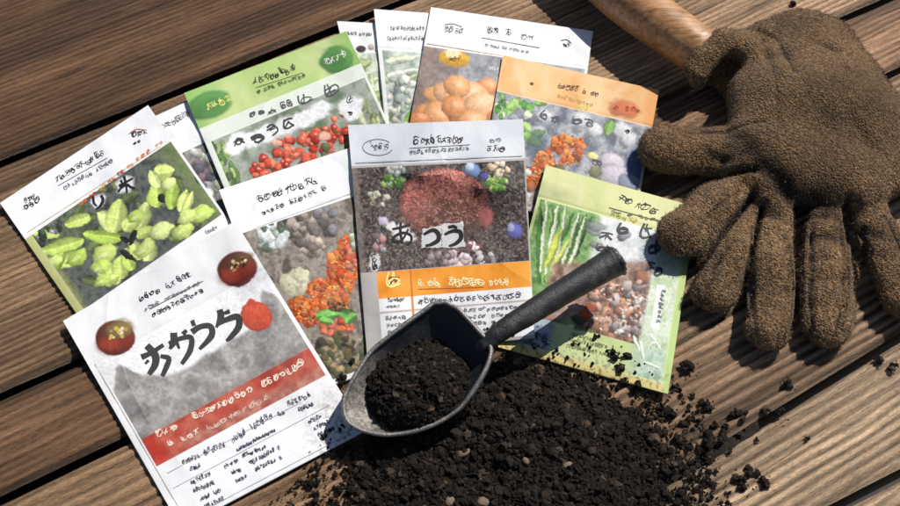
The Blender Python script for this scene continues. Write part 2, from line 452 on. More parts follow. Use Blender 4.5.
    def grain(s, amt=.05):
        n = fbm(s.PX / 1.1, s.PY / 1.1, s.seed + 900, 2); s.C[:] = np.clip(s.C * (1 + amt * 2 * (n[..., None] - .5)), 0, 1)
    # ---- lettering: ribbons laid on the paper
    def brush(s, part, pts, w, col, dz=.00016, smooth=True):
        P = np.array(pts, float)
        if smooth and len(P) > 2:
            q = [P[0]]
            for i in range(len(P) - 1):
                p0, p1, p2, p3 = P[max(i - 1, 0)], P[i], P[i + 1], P[min(i + 2, len(P) - 1)]
                for t in (.25, .5, .75, 1.):
                    q.append(.5 * (2 * p1 + (p2 - p0) * t + (2 * p0 - 5 * p1 + 4 * p2 - p3) * t * t + (3 * p1 - p0 - 3 * p2 + p3) * t ** 3))
            P = np.array(q)
        n = len(P); tt = np.linspace(0, 1, n)
        W = np.interp(tt, np.linspace(0, 1, len(w)), w) if hasattr(w, '__len__') else np.full(n, float(w))
        T = np.gradient(P, axis=0); T /= np.linalg.norm(T, axis=1, keepdims=True) + 1e-9
        N = np.stack([-T[:, 1], T[:, 0]], -1)
        W = W * .5
        L = P + N * W[:, None]; R = P - N * W[:, None]
        P0 = P[:1] - T[:1] * W[0] * .7; P1 = P[-1:] + T[-1:] * W[-1] * .7
        A = np.concatenate([L, R, P0, P1])
        u, v = s.uv(A[:, 0], A[:, 1])
        ok = (u > .005) & (u < .995) & (v > .005) & (v < .995)
        if not ok.all(): return
        st = s.letters.setdefault(part, [[], [], [], 0])
        st[3] += 1; pz = s.pos(u, v, dz + (st[3] % 7) * .000012); base = sum(len(x) for x in st[0])
        st[0].append(pz); st[1].append(np.tile(srgb(col) * ALB, (len(pz), 1)))
        i = np.arange(n - 1); q = np.stack([i, i + 1, n + i + 1, n + i], -1) + base
        st[2].append(q)
    def scribble(s, part, x0, y0, x1, y1, h, col, n=None, w=None, seed=0, slant=.15, gapp=.12, dense=1.0, dz=.00016):
        rg = random.Random(int(x0 * 31 + y0 * 17) + seed); L = math.hypot(x1 - x0, y1 - y0)
        if L < 1: return
        n = n or max(2, int(L / (h * .62))); gapp = gapp * .5; d = np.array([(x1 - x0) / L, (y1 - y0) / L]); up = np.array([d[1], -d[0]]) + d * slant
        cw = L / n; w = (w or max(.55, h * .13)) * (.62 if h < 8.5 else .95)
        for i in range(n):
            if rg.random() < gapp: continue
            o = np.array([x0, y0]) + d * cw * (i + rg.uniform(.02, .12)); ww = cw * rg.uniform(.75, 1.12); o = o + up * h * rg.uniform(-.12, .12); hh = h * rg.uniform(.75, 1.08)
            ja = rg.gauss(0, .22 if h < 8.5 else .06); jc, js = math.cos(ja), math.sin(ja); jx = [rg.gauss(0, .09 if h < 8.5 else .03) for _ in range(4)]
            f = lambda a, b: o + d * (ww * (.5 + (a - .5) * jc + (jx[0] if b > .5 else jx[1])) - hh * js * (b - .5)) + up * (hh * (.5 + (b - .5) * jc + (jx[2] if a > .5 else jx[3])) + ww * js * (a - .5))
            ks = rg.sample(range(8), min(8, max(2, int(rg.choice([3, 4, 4, 5]) * dense))))
            for k in ks:
                a, b = rg.uniform(.05, .3), rg.uniform(.7, .95); c_ = rg.uniform(.1, .9)
                if k == 0: pts = [f(a - .1, .8), f(.5, .92), f(b + .1, .84)]
                elif k == 1: pts = [f(.5 + rg.uniform(-.15, .15), 1), f(.45 + rg.uniform(-.1, .1), 0)]
                elif k == 2: pts = [f(a, c_ * .6 + .2), f(b, c_ * .6 + .28)]
                elif k == 3: pts = [f(.55, .7), f(.1, .05)]
                elif k == 4: pts = [f(.5, .6), f(.95, .05)]
                elif k == 5: pts = [f(.2, 1.0), f(.1, .3), f(.4, .0), f(.95, .2)]
                elif k == 6: pts = [f(.1, .55), f(.8, .75), f(.95, .3), f(.45, -.05)]
                else: pts = [f(.2, .35), f(.5, .6), f(.85, .4), f(.5, .05), f(.2, .3)]
                s.brush(part, pts, [w * rg.uniform(.8, 1.3), w * rg.uniform(.5, 1.1)], col, dz)
    def rule(s, part, x0, y0, x1, y1, w, col):
        t = np.linspace(0, 1, 14); s.brush(part, [(x0 + (x1 - x0) * a, y0 + (y1 - y0) * a) for a in t], w, col, smooth=False)
    def warp(s):
        k = s.nu / (np.hypot(s.q[1][0] - s.q[0][0], s.q[1][1] - s.q[0][1]))
        ax = 3.6 * (fbm(s.PX / 7, s.PY / 7, s.seed + 801, 3) - .5) + 1.1 * (vn(s.PX / 1.8, s.PY / 1.8, s.seed + 811) - .5)
        ay = 3.6 * (fbm(s.PX / 7, s.PY / 7, s.seed + 821, 3) - .5) + 1.1 * (vn(s.PX / 1.8, s.PY / 1.8, s.seed + 831) - .5)
        j, i = np.meshgrid(np.arange(s.nu), np.arange(s.nv))
        ax = ax * s.wa; ay = ay * s.wa
        jj = np.clip((j + ax * k).round().astype(int), 0, s.nu - 1)
        ii = np.clip((i + ay * k).round().astype(int), 0, s.nv - 1)
        pic = np.isin(s.R, [n for n, v in s.names.items() if v == 'picture_panel'] or [-1])
        ok = pic & (s.R[ii, jj] == s.R)
        C2 = s.C[ii, jj]; s.C[ok] = C2[ok]
        # uneven ink: mottling and light haze of the print
        mo = fbm(s.PX / 2.2, s.PY / 2.2, s.seed + 841, 3) - .5
        s.C[pic] = np.clip(s.C[pic] * (1 + s.mott * mo[pic][:, None]) * .97 + .03 * np.array([.86, .88, .86]), 0, 1)
        lu = s.C[pic].mean(-1, keepdims=True); s.C[pic] = np.clip(s.C[pic] * 1.04 - lu * .04, 0, 1)
    # ---- finish
    def build(s):
        s.warp(); s.C[:] = np.clip(s.C, 0, 1)
        cpos = s.pos(np.array(.5), np.array(.5)); root = empty('seed_packet', (cpos[0], cpos[1], 0), s.label, 'seed packet', 'seed packets fanned out on the table')
        z = s.z(s.u, s.v); P = S(s.PX, s.PY, z)
        alb = srgb(s.C) * ALB
        Rf = s.R[:-1, :-1]                                         # face region by its first corner
        ids = np.arange(s.nv * s.nu).reshape(s.nv, s.nu)
        Fq = np.stack([ids[:-1, :-1], ids[1:, :-1], ids[1:, 1:], ids[:-1, 1:]], -1)
        Pf = P.reshape(-1, 3); Cf = alb.reshape(-1, 3)
        for k in list(s.names) + [0]:
            m = Rf == k
            if not m.any(): continue
            f = Fq[m]; used = np.unique(f); rem = np.zeros(s.nv * s.nu, np.int64); rem[used] = np.arange(len(used)); f = rem[f]
            if k: mesh(s.names[k], Pf[used], f, PRINT, root, Cf[used], True)
            else: env = (Pf[used], f, Cf[used])
        # envelope: paper border of the front + back sheet + edges
        n1, n2 = 60, 80
        bu, bv = np.meshgrid(np.linspace(0, 1, n1), np.linspace(0, 1, n2))
        zb = s.z(bu, bv) - s.thick
        bx, by = s.px(bu, bv); B = S(bx, by, s.z(bu, bv)); B[..., 2] = zb
        bi = np.arange(n1 * n2).reshape(n2, n1)
        ring = np.concatenate([bi[0], bi[1:, -1], bi[-1, ::-1][1:], bi[::-1, 0][1:-1]])
        ru = bu.ravel()[ring]; rv = bv.ravel()[ring]
        T = s.pos(ru, rv); Bf = B.reshape(-1, 3); nb = len(Bf)
        side = np.stack([np.arange(len(ring)), np.roll(np.arange(len(ring)), -1)], -1)
        sf = np.stack([nb + side[:, 0], nb + side[:, 1], ring[side[:, 1]], ring[side[:, 0]]], -1)
        bf = gridfaces(n2, n1)[:, ::-1]
        V = [Bf, T]; Fs = [bf, sf]; bc = srgb(np.array(s.base)) * ALB
        Cs = [np.tile(bc, (nb, 1)), np.tile(bc, (len(T), 1))]
        try:
            V.append(env[0]); Fs.append(env[1] + nb + len(T)); Cs.append(env[2])
        except NameError: pass
        mesh('envelope', np.concatenate(V), np.concatenate(Fs), PRINT, root, np.concatenate(Cs), True)
        for part, (vs, cs, fs, _) in s.letters.items():
            n = len(vs); lab = list(range(n)); cen = np.array([v.mean(0) for v in vs])
            lo = np.array([v.min(0) for v in vs]); hi = np.array([v.max(0) for v in vs])
            gapd = .0135 if part != 'small_print' else .019
            def find(i):
                while lab[i] != i: lab[i] = lab[lab[i]]; i = lab[i]
                return i
            for i in range(n):
                d = np.maximum(np.maximum(lo[i + 1:] - hi[i], lo[i] - hi[i + 1:]), 0)[:, :2]
                for j in np.nonzero(np.hypot(d[:, 0], d[:, 1]) < gapd)[0]: lab[find(i + 1 + int(j))] = find(i)
            groups = {}
            for i in range(n): groups.setdefault(find(i), []).append(i)
            for g in groups.values():
                off = 0; VV = []; FF = []
                for i in g:
                    b0 = fs[i].min(); VV.append(vs[i]); FF.append(fs[i] - fs[i].min() + off); off += len(vs[i])
                mesh(part, np.concatenate(VV), np.concatenate(FF), INK, root, np.concatenate([cs[i] for i in g]))
        # remember its height for whatever is laid on it
        x = ((P[..., 0] - HX0) / HS + .5).astype(int).clip(0, 479); y = ((P[..., 1] - HY0) / HS + .5).astype(int).clip(0, 399)
        np.maximum.at(HM, (y.ravel(), x.ravel()), P[..., 2].ravel())
        return root
    def header(s, a, b, fill=None, name='header_panel'):
        s.hv = s.vline(a, b)
        return s.region_uv(name, 0, 0, 1, s.hv, fill)

INKB = (42, 40, 44); INKG = (105, 103, 106)

def emblem(p, cx, cy, rx, ry, ang=0, col=INKB, seed=0):
    t = np.linspace(.3, 5.6, 16); ca, sa = math.cos(ang), math.sin(ang)
    p.brush('emblem', [(cx + rx * math.cos(a) * ca - ry * math.sin(a) * sa, cy + rx * math.cos(a) * sa + ry * math.sin(a) * ca) for a in t], .7, INKG)
    p.scribble('emblem', cx - rx * .65 * ca, cy - rx * .65 * sa + ry * .3, cx + rx * .65 * ca, cy + rx * .65 * sa + ry * .3, ry * .95, col, 4, .8, seed, gapp=0)

# ---- packet A: half hidden, behind the leaf packet
p = Packet('mostly hidden white packet peeking out between the leafy greens packet and green-topped packet', [(104, 140), (192, 99), (262, 225), (172, 270)], (236, 238, 242), .0006, seed=11)
p.header((180, 152), (196, 146), (240, 242, 245))
m = p.region_uv('picture_panel', .04, p.hv + .01, .97, .97)
p.tex(m, [(70, 72, 78), (120, 118, 116), (200, 200, 196), (150, 150, 160)], 14, 41)
p.cluster(205, 175, 20, 30, 26, (3, 7), [(90, 92, 100), (215, 215, 210), (120, 100, 110), (160, 165, 150)], m, seed=2)
p.scribble('small_print', 158, 131, 190, 116, 6, INKG)
p.build()
# ---- two pale packets at the back
p = Packet('white packet with small dark emblem, just right of the green-topped packet at the back', [(337, 21), (468, 28), (494, 175), (372, 168)], (238, 240, 240), .0006, seed=12)
p.header((345, 50), (375, 51), (243, 245, 247))
m = p.region_uv('picture_panel', .03, p.hv + .01, .97, .97)
p.tex(m, [(140, 158, 120), (205, 215, 190), (225, 230, 215), (170, 180, 165)], 12, 43)
for x0, y0, x1, y1, w in ((352, 70, 372, 60, 5), (355, 85, 380, 78, 6), (362, 105, 384, 92, 6), (372, 72, 366, 110, 4), (380, 120, 395, 80, 6)):
    p.leaf(x0, y0, x1, y1, w, random.choice([(214, 222, 190), (165, 182, 130), (196, 208, 170)]), m)
p.ell(361, 49, 5, 3.5, 0, (70, 66, 74)); p.ell(371, 47, 3.2, 3, 0, (205, 180, 170))
p.scribble('small_print', 347, 35, 372, 36, 3.5, INKG)
p.build()
p = Packet('pale white packet with leafy print, tucked under the apricot packet at the top', [(374, 9), (503, 18), (512, 160), (388, 152)], (240, 242, 242), .0006, seed=13, curl=(.002, 0, 0, 0))
p.header((376, 49), (420, 50), (244, 246, 248))
m = p.region_uv('picture_panel', .03, p.hv + .01, .97, .97)
p.tex(m, [(150, 165, 150), (190, 200, 190), (222, 228, 220), (176, 188, 190)], 16, 47)
for x0, y0, x1, y1, w, c in ((385, 62, 420, 56, 4, (222, 230, 205)), (388, 76, 418, 70, 5, (236, 240, 228)), (384, 118, 412, 105, 6, (160, 185, 110)), (386, 108, 410, 112, 5, (232, 238, 220)), (380, 60, 384, 100, 5, (225, 228, 200)), (400, 78, 404, 122, 9, (170, 180, 178)), (398, 84, 418, 74, 3, (190, 205, 150)), (405, 122, 416, 108, 4, (130, 165, 80))):
    p.leaf(x0, y0, x1, y1, w, c, m)
p.cluster(396, 92, 18, 30, 26, (2, 5), [(235, 240, 230), (190, 204, 170), (165, 178, 165), (214, 210, 196)], m, seed=5)
p.scribble('small_print', 387, 30, 424, 30, 4.2, INKG); p.scribble('small_print', 386, 40, 423, 40, 4.2, INKG)
p.rule('small_print', 376, 48, 421, 49, .6, (190, 195, 200))
p.build()

# ---- leafy greens packet (far left)
p = Packet('white packet printed with pale lime leafy greens, leftmost on the table', [(0, 203), (148, 105), (258, 262), (112, 365)], (240, 241, 244), .0004, seed=21, curl=(.001, .0025, 0, 0))
p.header((18, 238), (168, 143), (242, 243, 247))
m = p.region_uv('picture_panel', .045, p.hv + .012, .985, p.vline((157, 254), (229, 214)))
p.wa = .7
p.tex(m, [(58, 62, 62), (82, 86, 84), (102, 106, 100), (72, 78, 76)], 9, 51)
mg = (1 - sstep(.02, .10, p.u)) * (p.v > p.hv + .012) * (p.v < .9)
p.put(mg * .9, np.array((186, 188, 118)) / 255.)
p.put(sstep(.80, .99, p.u) * m * .75, np.array((120, 138, 84)) / 255.)
p.tex(m * sstep(.35, .0, p.v - p.hv) * sstep(.45, .2, p.u), [(80, 95, 70), (120, 135, 90), (60, 70, 60)], 5, 53, .8)
LG = [(208, 224, 134), (190, 214, 110), (216, 230, 152), (174, 202, 94), (200, 218, 124)]
Z = lambda x, y: (x / 2.2, 80 + y / 2.2)
def lf(x0, y0, x1, y1, w, c=None):
    a = Z(x0, y0); b = Z(x1, y1); p.leaf(*a, *b, w / 2.2, c or random.choice(LG), m)
def rd(x, y, r, c=None, sq=.72, a=-0.5):
    q = Z(x, y); p.ell(*q, r * 1.1 / 2.2, r * sq / 2.2, a, c or random.choice(LG), .1, 1, .22, .3, m); p.ell(q[0] - 1.5, q[1] + 1, r * .5 / 2.2, r * .16 / 2.2, a, (226, 236, 176), .5, .7, 0, .3, m)
for _ in range(60):
    x, y = random.uniform(50, 470), random.uniform(180, 480)
    lf(x, y, x + random.uniform(-40, 40), y + random.uniform(-30, 30), random.uniform(8, 14), random.choice([(96, 108, 74), (70, 78, 66), (112, 126, 80)]))
for a in ((185, 352, 82, 382, 17), (190, 385, 100, 408, 18), (130, 340, 60, 330, 14), (200, 300, 140, 320, 16), (268, 350, 182, 338, 17), (262, 330, 215, 290, 20), (250, 335, 262, 262, 24), (300, 335, 325, 268, 20), (270, 330, 310, 300, 18), (345, 280, 345, 225, 22), (375, 285, 382, 215, 17), (340, 205, 385, 200, 20), (350, 235, 330, 200, 13), (395, 290, 412, 240, 12), (405, 295, 425, 245, 9), (240, 440, 215, 375, 22), (258, 450, 232, 395, 18), (262, 440, 268, 385, 20), (290, 420, 275, 370, 18), (310, 395, 285, 350, 16), (325, 400, 330, 345, 20), (230, 450, 260, 430, 14), (110, 420, 140, 380, 15), (90, 395, 60, 370, 12), (420, 310, 455, 275, 16), (300, 345, 340, 325, 14)):
    lf(*a)
for a in ((170, 390, 22), (355, 332, 25), (403, 332, 22), (442, 296, 24), (412, 300, 20), (232, 382, 28), (222, 412, 20), (318, 372, 22), (225, 440, 17), (372, 228, 17), (120, 398, 16), (300, 300, 18)):
    rd(*a)
for a in ((265, 375, 300, 400, 7), (285, 355, 262, 345, 6), (300, 330, 285, 365, 6), (350, 250, 362, 270, 8)): lf(*a, (40, 44, 38))
p.cluster(*Z(110, 330), 14, 7, 24, (1.5, 3.4), [(70, 66, 84), (196, 190, 205), (130, 110, 140), (60, 62, 60), (90, 120, 70)], m, -.6)
p.cluster(*Z(80, 350), 12, 8, 16, (2, 4), [(52, 60, 60), (76, 98, 70), (40, 46, 50)], m, -.6)
# white-edged printed characters on the picture
for cx, cy, r in ((98, 201, 8), (125, 185, 10)):
    p.ell(cx, cy, r, r * .75, -.6, (236, 236, 240), .25, .95, 0, .3, m)
p.brush('title_lettering', [(93, 196), (94, 203), (97, 206)], [3, 2.4, 1.5], INKB); p.brush('title_lettering', [(101, 195), (103, 200), (100, 206), (96, 209)], [3, 3, 1.6], INKB)
for pts in ([(119, 186), (126, 182), (133, 178)], [(124, 176), (126, 184), (127, 193)], [(126, 184), (121, 188), (118, 192)], [(127, 184), (131, 187), (135, 188)], [(121, 180), (122, 183)]): p.brush('title_lettering', pts, [2.8, 2.2, 1.6], INKB)
OR = [(212, 120, 60), (190, 70, 50), (226, 160, 90)]
for i in range(9):
    p.scribble('caption_lettering', *Z(175 + i * 21, 277 - i * 16), *Z(192 + i * 21, 264 - i * 16), 3.2, OR[i % 3], 2, .9, i)
p.scribble('small_print', *Z(122, 226), *Z(232, 163), 6.5, INKB, 10, 1.0); p.scribble('small_print', *Z(142, 243), *Z(250, 180), 4.5, INKG, 14, .8)
p.rule('small_print', *Z(128, 232), *Z(236, 171), .6, INKG)
p.scribble('emblem', *Z(52, 288), *Z(88, 268), 7, INKB, 3, 1); p.scribble('emblem', *Z(52, 272), *Z(76, 258), 5, INKB, 3, .9); p.scribble('emblem', *Z(286, 126), *Z(325, 118), 6, INKB, 3, .9); p.scribble('emblem', *Z(292, 143), *Z(310, 138), 3, INKB, 2, .9); p.brush('emblem', [Z(284, 118), Z(300, 108), Z(318, 110)], .9, (196, 110, 80))
p.scribble('small_print', 206, 235, 218, 229, 4, INKG)
p.rule('small_print', *Z(60, 335), *Z(352, 146), .7, (205, 190, 150))
p.build()

# ---- green-topped tomato packet
p = Packet('packet with bright green header and red tomatoes, in the back row on the left', [(184, 93), (346, 31), (414, 178), (254, 258)], (226, 232, 222), .0004, seed=22, curl=(.0015, .001, 0, 0))
ZG = lambda x, y: (170 + x / 2.81, 20 + y / 2.81)
hm_ = p.header((198, 127), (359, 66), (190, 212, 142))
p.tex(hm_, [(178, 204, 128), (200, 216, 152), (212, 224, 168), (186, 208, 136)], 60, 61, .8)
p.put(sstep(.22, .0, p.u + .35 * (p.v - .12)) * hm_ * .8, np.array((140, 184, 104)) / 255.); p.put(sstep(.82, 1, p.u) * hm_ * .8, np.array((142, 186, 98)) / 255.)
for q, rx, ry, a in ((ZG(108, 240), 23, 13, -.3), (ZG(467, 112), 17, 14, -.2)):
    p.ell(*q, rx, ry, a, (92, 146, 80), .15, .95, .15, .2, hm_); p.ell(q[0], q[1], rx * .6, ry * .55, a, (70, 120, 66), .4, .5, 0, .2, hm_)
v1 = p.vline(ZG(100, 330), ZG(545, 178))
m = p.region_uv('picture_panel', .03, v1, .985, .97)
p.tex(m, [(108, 122, 104), (142, 152, 138), (166, 172, 162), (128, 138, 120)], 16, 63)
for i in range(26):
    x, y = ZG(random.uniform(105, 190), random.uniform(330, 470)); p.leaf(x, y, x + random.uniform(-4, 8), y + random.uniform(8, 20), random.uniform(3, 5), random.choice([(134, 162, 92), (98, 128, 78), (168, 190, 120), (84, 104, 76)]), m)
for i in range(26):
    x, y = ZG(random.uniform(520, 620), random.uniform(200, 330)); p.leaf(x, y, x + random.uniform(-4, 6), y + random.uniform(8, 18), random.uniform(3, 5), random.choice([(176, 182, 132), (132, 148, 100), (206, 208, 172), (148, 156, 130)]), m)
TM = [(206, 82, 62), (222, 108, 82), (190, 60, 48), (232, 136, 108), (214, 96, 74), (176, 56, 46)]
rt = random.Random(4)
for i in range(95):
    t = rt.random(); x = 245 + t * 245 + rt.gauss(0, 12); y = 428 - t * 130 + rt.gauss(0, 20)
    q = ZG(x, y); r = rt.uniform(3.0, 5.4); p.ell(*q, r, r * .9, rt.random(), rt.choice(TM), .15, 1, .38, .1, m)
    if rt.random() < .45: p.ell(q[0] + 1, q[1] - 1.2, 1.2, .9, 0, (246, 206, 190), .4, .8, 0, .1, m)
    if rt.random() < .25: p.ell(q[0] + 2, q[1] + 2, 2.2, 1.2, rt.random() * 3, (88, 104, 66), .3, .8, 0, .2, m)
for q, r in ((ZG(300, 345), 5.5), (ZG(430, 325), 6)): p.ell(*q, r, r * .8, 0, (238, 182, 164), .3, .9, .2, .2, m)
# lower part of its picture, mostly covered
p.cluster(330, 170, 50, 24, 60, (3, 6), TM + [(90, 108, 70)], m, -.4, seed=3)
# white title plates
for i, (x, y, r) in enumerate(((190, 345, 13), (232, 335, 11), (275, 318, 12), (325, 298, 13), (378, 278, 12), (420, 252, 12), (508, 240, 13), (512, 262, 9), (185, 362, 9))):
    q = ZG(x, y); p.ell(*q, r, r * .72, -.4, (240, 242, 244), .25, .95, 0, .25, m)
for x, y in ((178, 348), (226, 334), (268, 318), (318, 292)):
    a = ZG(x, y); p.scribble('title_lettering', a[0], a[1] + 5, a[0] + 15, a[1] - .5, 11, (70, 72, 74), 1, 2.0, 5, gapp=0, dense=1.2)
for i, (x, y, h) in enumerate(((222, 274, 4), (246, 270, 5), (272, 268, 7), (312, 252, 8), (355, 246, 12), (432, 218, 12))):
    a = ZG(x, y); L = h * 1.35; p.scribble('title_lettering', a[0], a[1], a[0] + L, a[1] - L * .36, h, (88, 90, 94), 1 if h != 8 else 2, 1.5, i, gapp=0, dense=1.3)
a = ZG(496, 262); p.scribble('caption_lettering', a[0], a[1], a[0] + 5, a[1] + 3, 5, INKB, 1, 1, 2, gapp=0); a = ZG(492, 235); p.scribble('caption_lettering', a[0], a[1], a[0] + 7, a[1] - 2, 7, INKB, 1, 1.2, 4, gapp=0)
p.scribble('small_print', *ZG(235, 180), *ZG(352, 142), 7, INKB, 8, 1.1); p.scribble('small_print', *ZG(245, 208), *ZG(380, 160), 4, (70, 84, 60), 14, .7); p.rule('small_print', *ZG(240, 190), *ZG(372, 148), .6, (96, 112, 70))
p.scribble('emblem', *ZG(100, 252), *ZG(172, 228), 7, (232, 226, 130), 4, 1.2, gapp=0); p.scribble('emblem', *ZG(432, 125), *ZG(495, 104), 7, (236, 240, 226), 4, 1.1, gapp=0)
p.build()

# ---- apricot packet
p = Packet('white-topped packet printed with pale orange apricots and a yellow badge, topmost at the back', [(431, 7), (593, 31), (572, 182), (403, 160)], (242, 243, 245), .00045, seed=23, curl=(0, .0006, 0, 0))
ZA = lambda x, y: (340 + x / 3.46, y / 3.46)
p.header((427, 41), (587, 72), (246, 247, 249))
m = p.region_uv('picture_panel', .0, p.hv + .008, .985, .97)
p.tex(m, [(112, 112, 118), (142, 144, 150), (168, 170, 176), (128, 126, 128)], 14, 71)
p.put(sstep(.35, .0, p.u) * m * .45, np.array((150, 110, 90)) / 255.)
p.put(sstep(.62, .95, p.u) * m * .4, np.array((206, 208, 214)) / 255.)
AP = [(232, 170, 120), (224, 154, 104), (238, 186, 142), (216, 142, 98)]
for x, y, r, q in ((330, 330, 40, 0), (370, 320, 45, 2), (300, 395, 42, 1), (350, 400, 60, 0), (420, 395, 50, 3), (510, 300, 36, 1), (450, 330, 62, 2), (405, 300, 45, 0), (400, 370, 50, 1), (488, 362, 55, 2), (275, 415, 35, 3), (460, 420, 50, 0), (540, 410, 30, 3)):
    p.ell(*ZA(x, y), r / 3.46 * 1.05, r / 3.46 * .82, .2, AP[q], .08, 1, .22, .08, m); p.ell(ZA(x, y)[0] + 2, ZA(x, y)[1] - 3, r / 9, r / 13, .2, (250, 220, 190), .6, .5, 0, .1, m)
p.ell(*ZA(395, 200), 15, 8, .1, (222, 176, 74), .12, 1, .15, .1, m); p.ell(*ZA(393, 185), 8, 5, .1, (240, 226, 190), .2, .9, 0, .2, m); p.ell(*ZA(400, 215), 12, 4, .1, (190, 140, 56), .3, .7, 0, .1, m)
p.scribble('emblem', *ZA(375, 208), *ZA(415, 212), 5, (120, 84, 40), 3, .9); p.scribble('emblem', *ZA(357, 108), *ZA(425, 118), 7, INKG, 4, .8); p.brush('emblem', [ZA(362, 85), ZA(390, 82), ZA(420, 92)], .8, INKG); p.scribble('emblem', *ZA(755, 165), *ZA(798, 158), 6, INKB, 3, .9); p.brush('emblem', [ZA(765, 140), ZA(785, 137), ZA(800, 150)], .8, INKB)
p.scribble('small_print', *ZA(505, 112), *ZA(545, 116), 7, INKB, 2, 1); p.scribble('small_print', *ZA(565, 122), *ZA(595, 126), 6.5, INKB, 1, 1); p.scribble('small_print', *ZA(620, 132), *ZA(665, 138), 5, INKG, 2, .8); p.rule('small_print', *ZA(490, 130), *ZA(690, 165), .7, INKG); p.scribble('small_print', *ZA(500, 158), *ZA(650, 185), 3, (150, 150, 156), 11, .6)
p.scribble('small_print', *ZA(510, 240), *ZA(565, 248), 4, (215, 215, 220), 4, .8)
p.rule('small_print', *ZA(300, 150), *ZA(560, 192), .6, (200, 170, 140))
p.build()

# ---- orange-topped packet
p = Packet('packet with peach orange header and orange blossoms, under the thumb side of the glove', [(503, 55), (659, 90), (632, 238), (478, 198)], (222, 206, 190), .00045, seed=24, curl=(0, .002, 0, 0))
ZO = lambda x, y: (490 + x / 3.617, 50 + y / 3.617)
hm_ = p.header((500, 91), (645, 125), (236, 190, 134))
p.tex(hm_, [(226, 170, 112), (238, 196, 142), (242, 208, 164), (230, 178, 120)], 30, 81, .8)
p.ell(*ZO(485, 213), 15, 8.5, .2, (214, 122, 84), .3, .95, .2, .3, hm_); p.put(sstep(.80, 1, p.u) * hm_ * .5, np.array((232, 160, 92)) / 255.)
m = p.region_uv('picture_panel', .0, p.hv + .006, .985, .97)
p.tex(m, [(98, 104, 118), (142, 146, 156), (176, 180, 186), (120, 124, 132)], 12, 83)
for i in range(34):
    x, y = ZO(random.uniform(20, 140), random.uniform(160, 300)); p.leaf(x, y, x + random.uniform(-8, 12), y + random.uniform(-4, 12), random.uniform(3, 6), random.choice([(112, 166, 84), (84, 140, 70), (160, 194, 120), (206, 216, 186), (70, 120, 66)]), m)
for x, y, r in ((200, 240, 30), (330, 250, 34), (380, 290, 30), (480, 290, 36), (500, 320, 34), (180, 300, 30)): p.ell(*ZO(x, y), r / 3.6, r / 4.6, .3, (214, 216, 220), .3, .9, .2, .25, m)
for a in ((440, 255, 425, 310, 6), (130, 330, 200, 290, 5), (120, 300, 190, 350, 6), (160, 190, 220, 175, 5)): p.leaf(*ZO(a[0], a[1]), *ZO(a[2], a[3]), a[4], (128, 172, 92), m)
p.ell(*ZO(530, 440), 14, 26, .3, (70, 96, 150), .5, .6, .2, .2, m); p.ell(*ZO(170, 340), 9, 14, .3, (60, 76, 100), .4, .6, .2, .2, m)
MG = [(214, 120, 54), (196, 92, 42), (228, 148, 80), (180, 80, 40), (220, 130, 70)]
for (x, y, rx, n) in ((280, 345, 15, 44), (195, 400, 12, 32), (150, 455, 14, 34), (290, 400, 8, 14)): p.cluster(*ZO(x, y), rx, rx * .75, n, (2.6, 5), MG + ([(110, 60, 36)] if n < 20 else []), m, seed=n, rough=.5, sq=.5, shade=.3); p.cluster(*ZO(x, y), rx, rx * .75, n, (.8, 1.7), [(240, 170, 100), (130, 56, 26), (226, 140, 70)], m, seed=n + 2, rough=.5, sq=.4)
for x, y, r, c in ((440, 410, 46, (206, 198, 208)), (445, 455, 56, (196, 190, 202)), (380, 440, 24, (120, 120, 90)), (370, 385, 18, (226, 214, 150)), (250, 430, 20, (110, 90, 60)), (500, 480, 40, (140, 146, 170))): p.ell(*ZO(x, y), r / 3.6, r / 4.4, .1, c, .12, 1, .28, .12, m)
p.cluster(560, 195, 60, 18, 60, (3, 7), [(150, 150, 150), (190, 120, 80), (120, 140, 90), (210, 205, 200)], m, .25, seed=9)
for i, (x, y) in enumerate(((185, 235), (225, 245), (300, 250), (345, 262), (370, 398))): a = ZO(x, y); p.scribble('title_lettering', a[0] - 4, a[1] + 3, a[0] + 6, a[1] + 5, 8 if i < 4 else 5, (84, 84, 96), 1, 1.8, i, gapp=0)
p.scribble('small_print', *ZO(240, 135), *ZO(405, 172), 6, (86, 62, 48), 11, .9); p.scribble('small_print', *ZO(240, 170), *ZO(370, 205), 4, (206, 170, 90), 10, .7); p.scribble('emblem', *ZO(445, 215), *ZO(540, 225), 5, (176, 84, 60), 5, 1.0); p.scribble('emblem', *ZO(140, 125), *ZO(160, 128), 3, (110, 76, 50), 1, 1); p.scribble('small_print', *ZO(310, 215), *ZO(352, 222), 6, (226, 214, 120), 3, 1)
p.scribble('title_lettering', *ZO(485, 300), *ZO(500, 302), 5, INKB, 1, 1.2, gapp=0)
p.build()

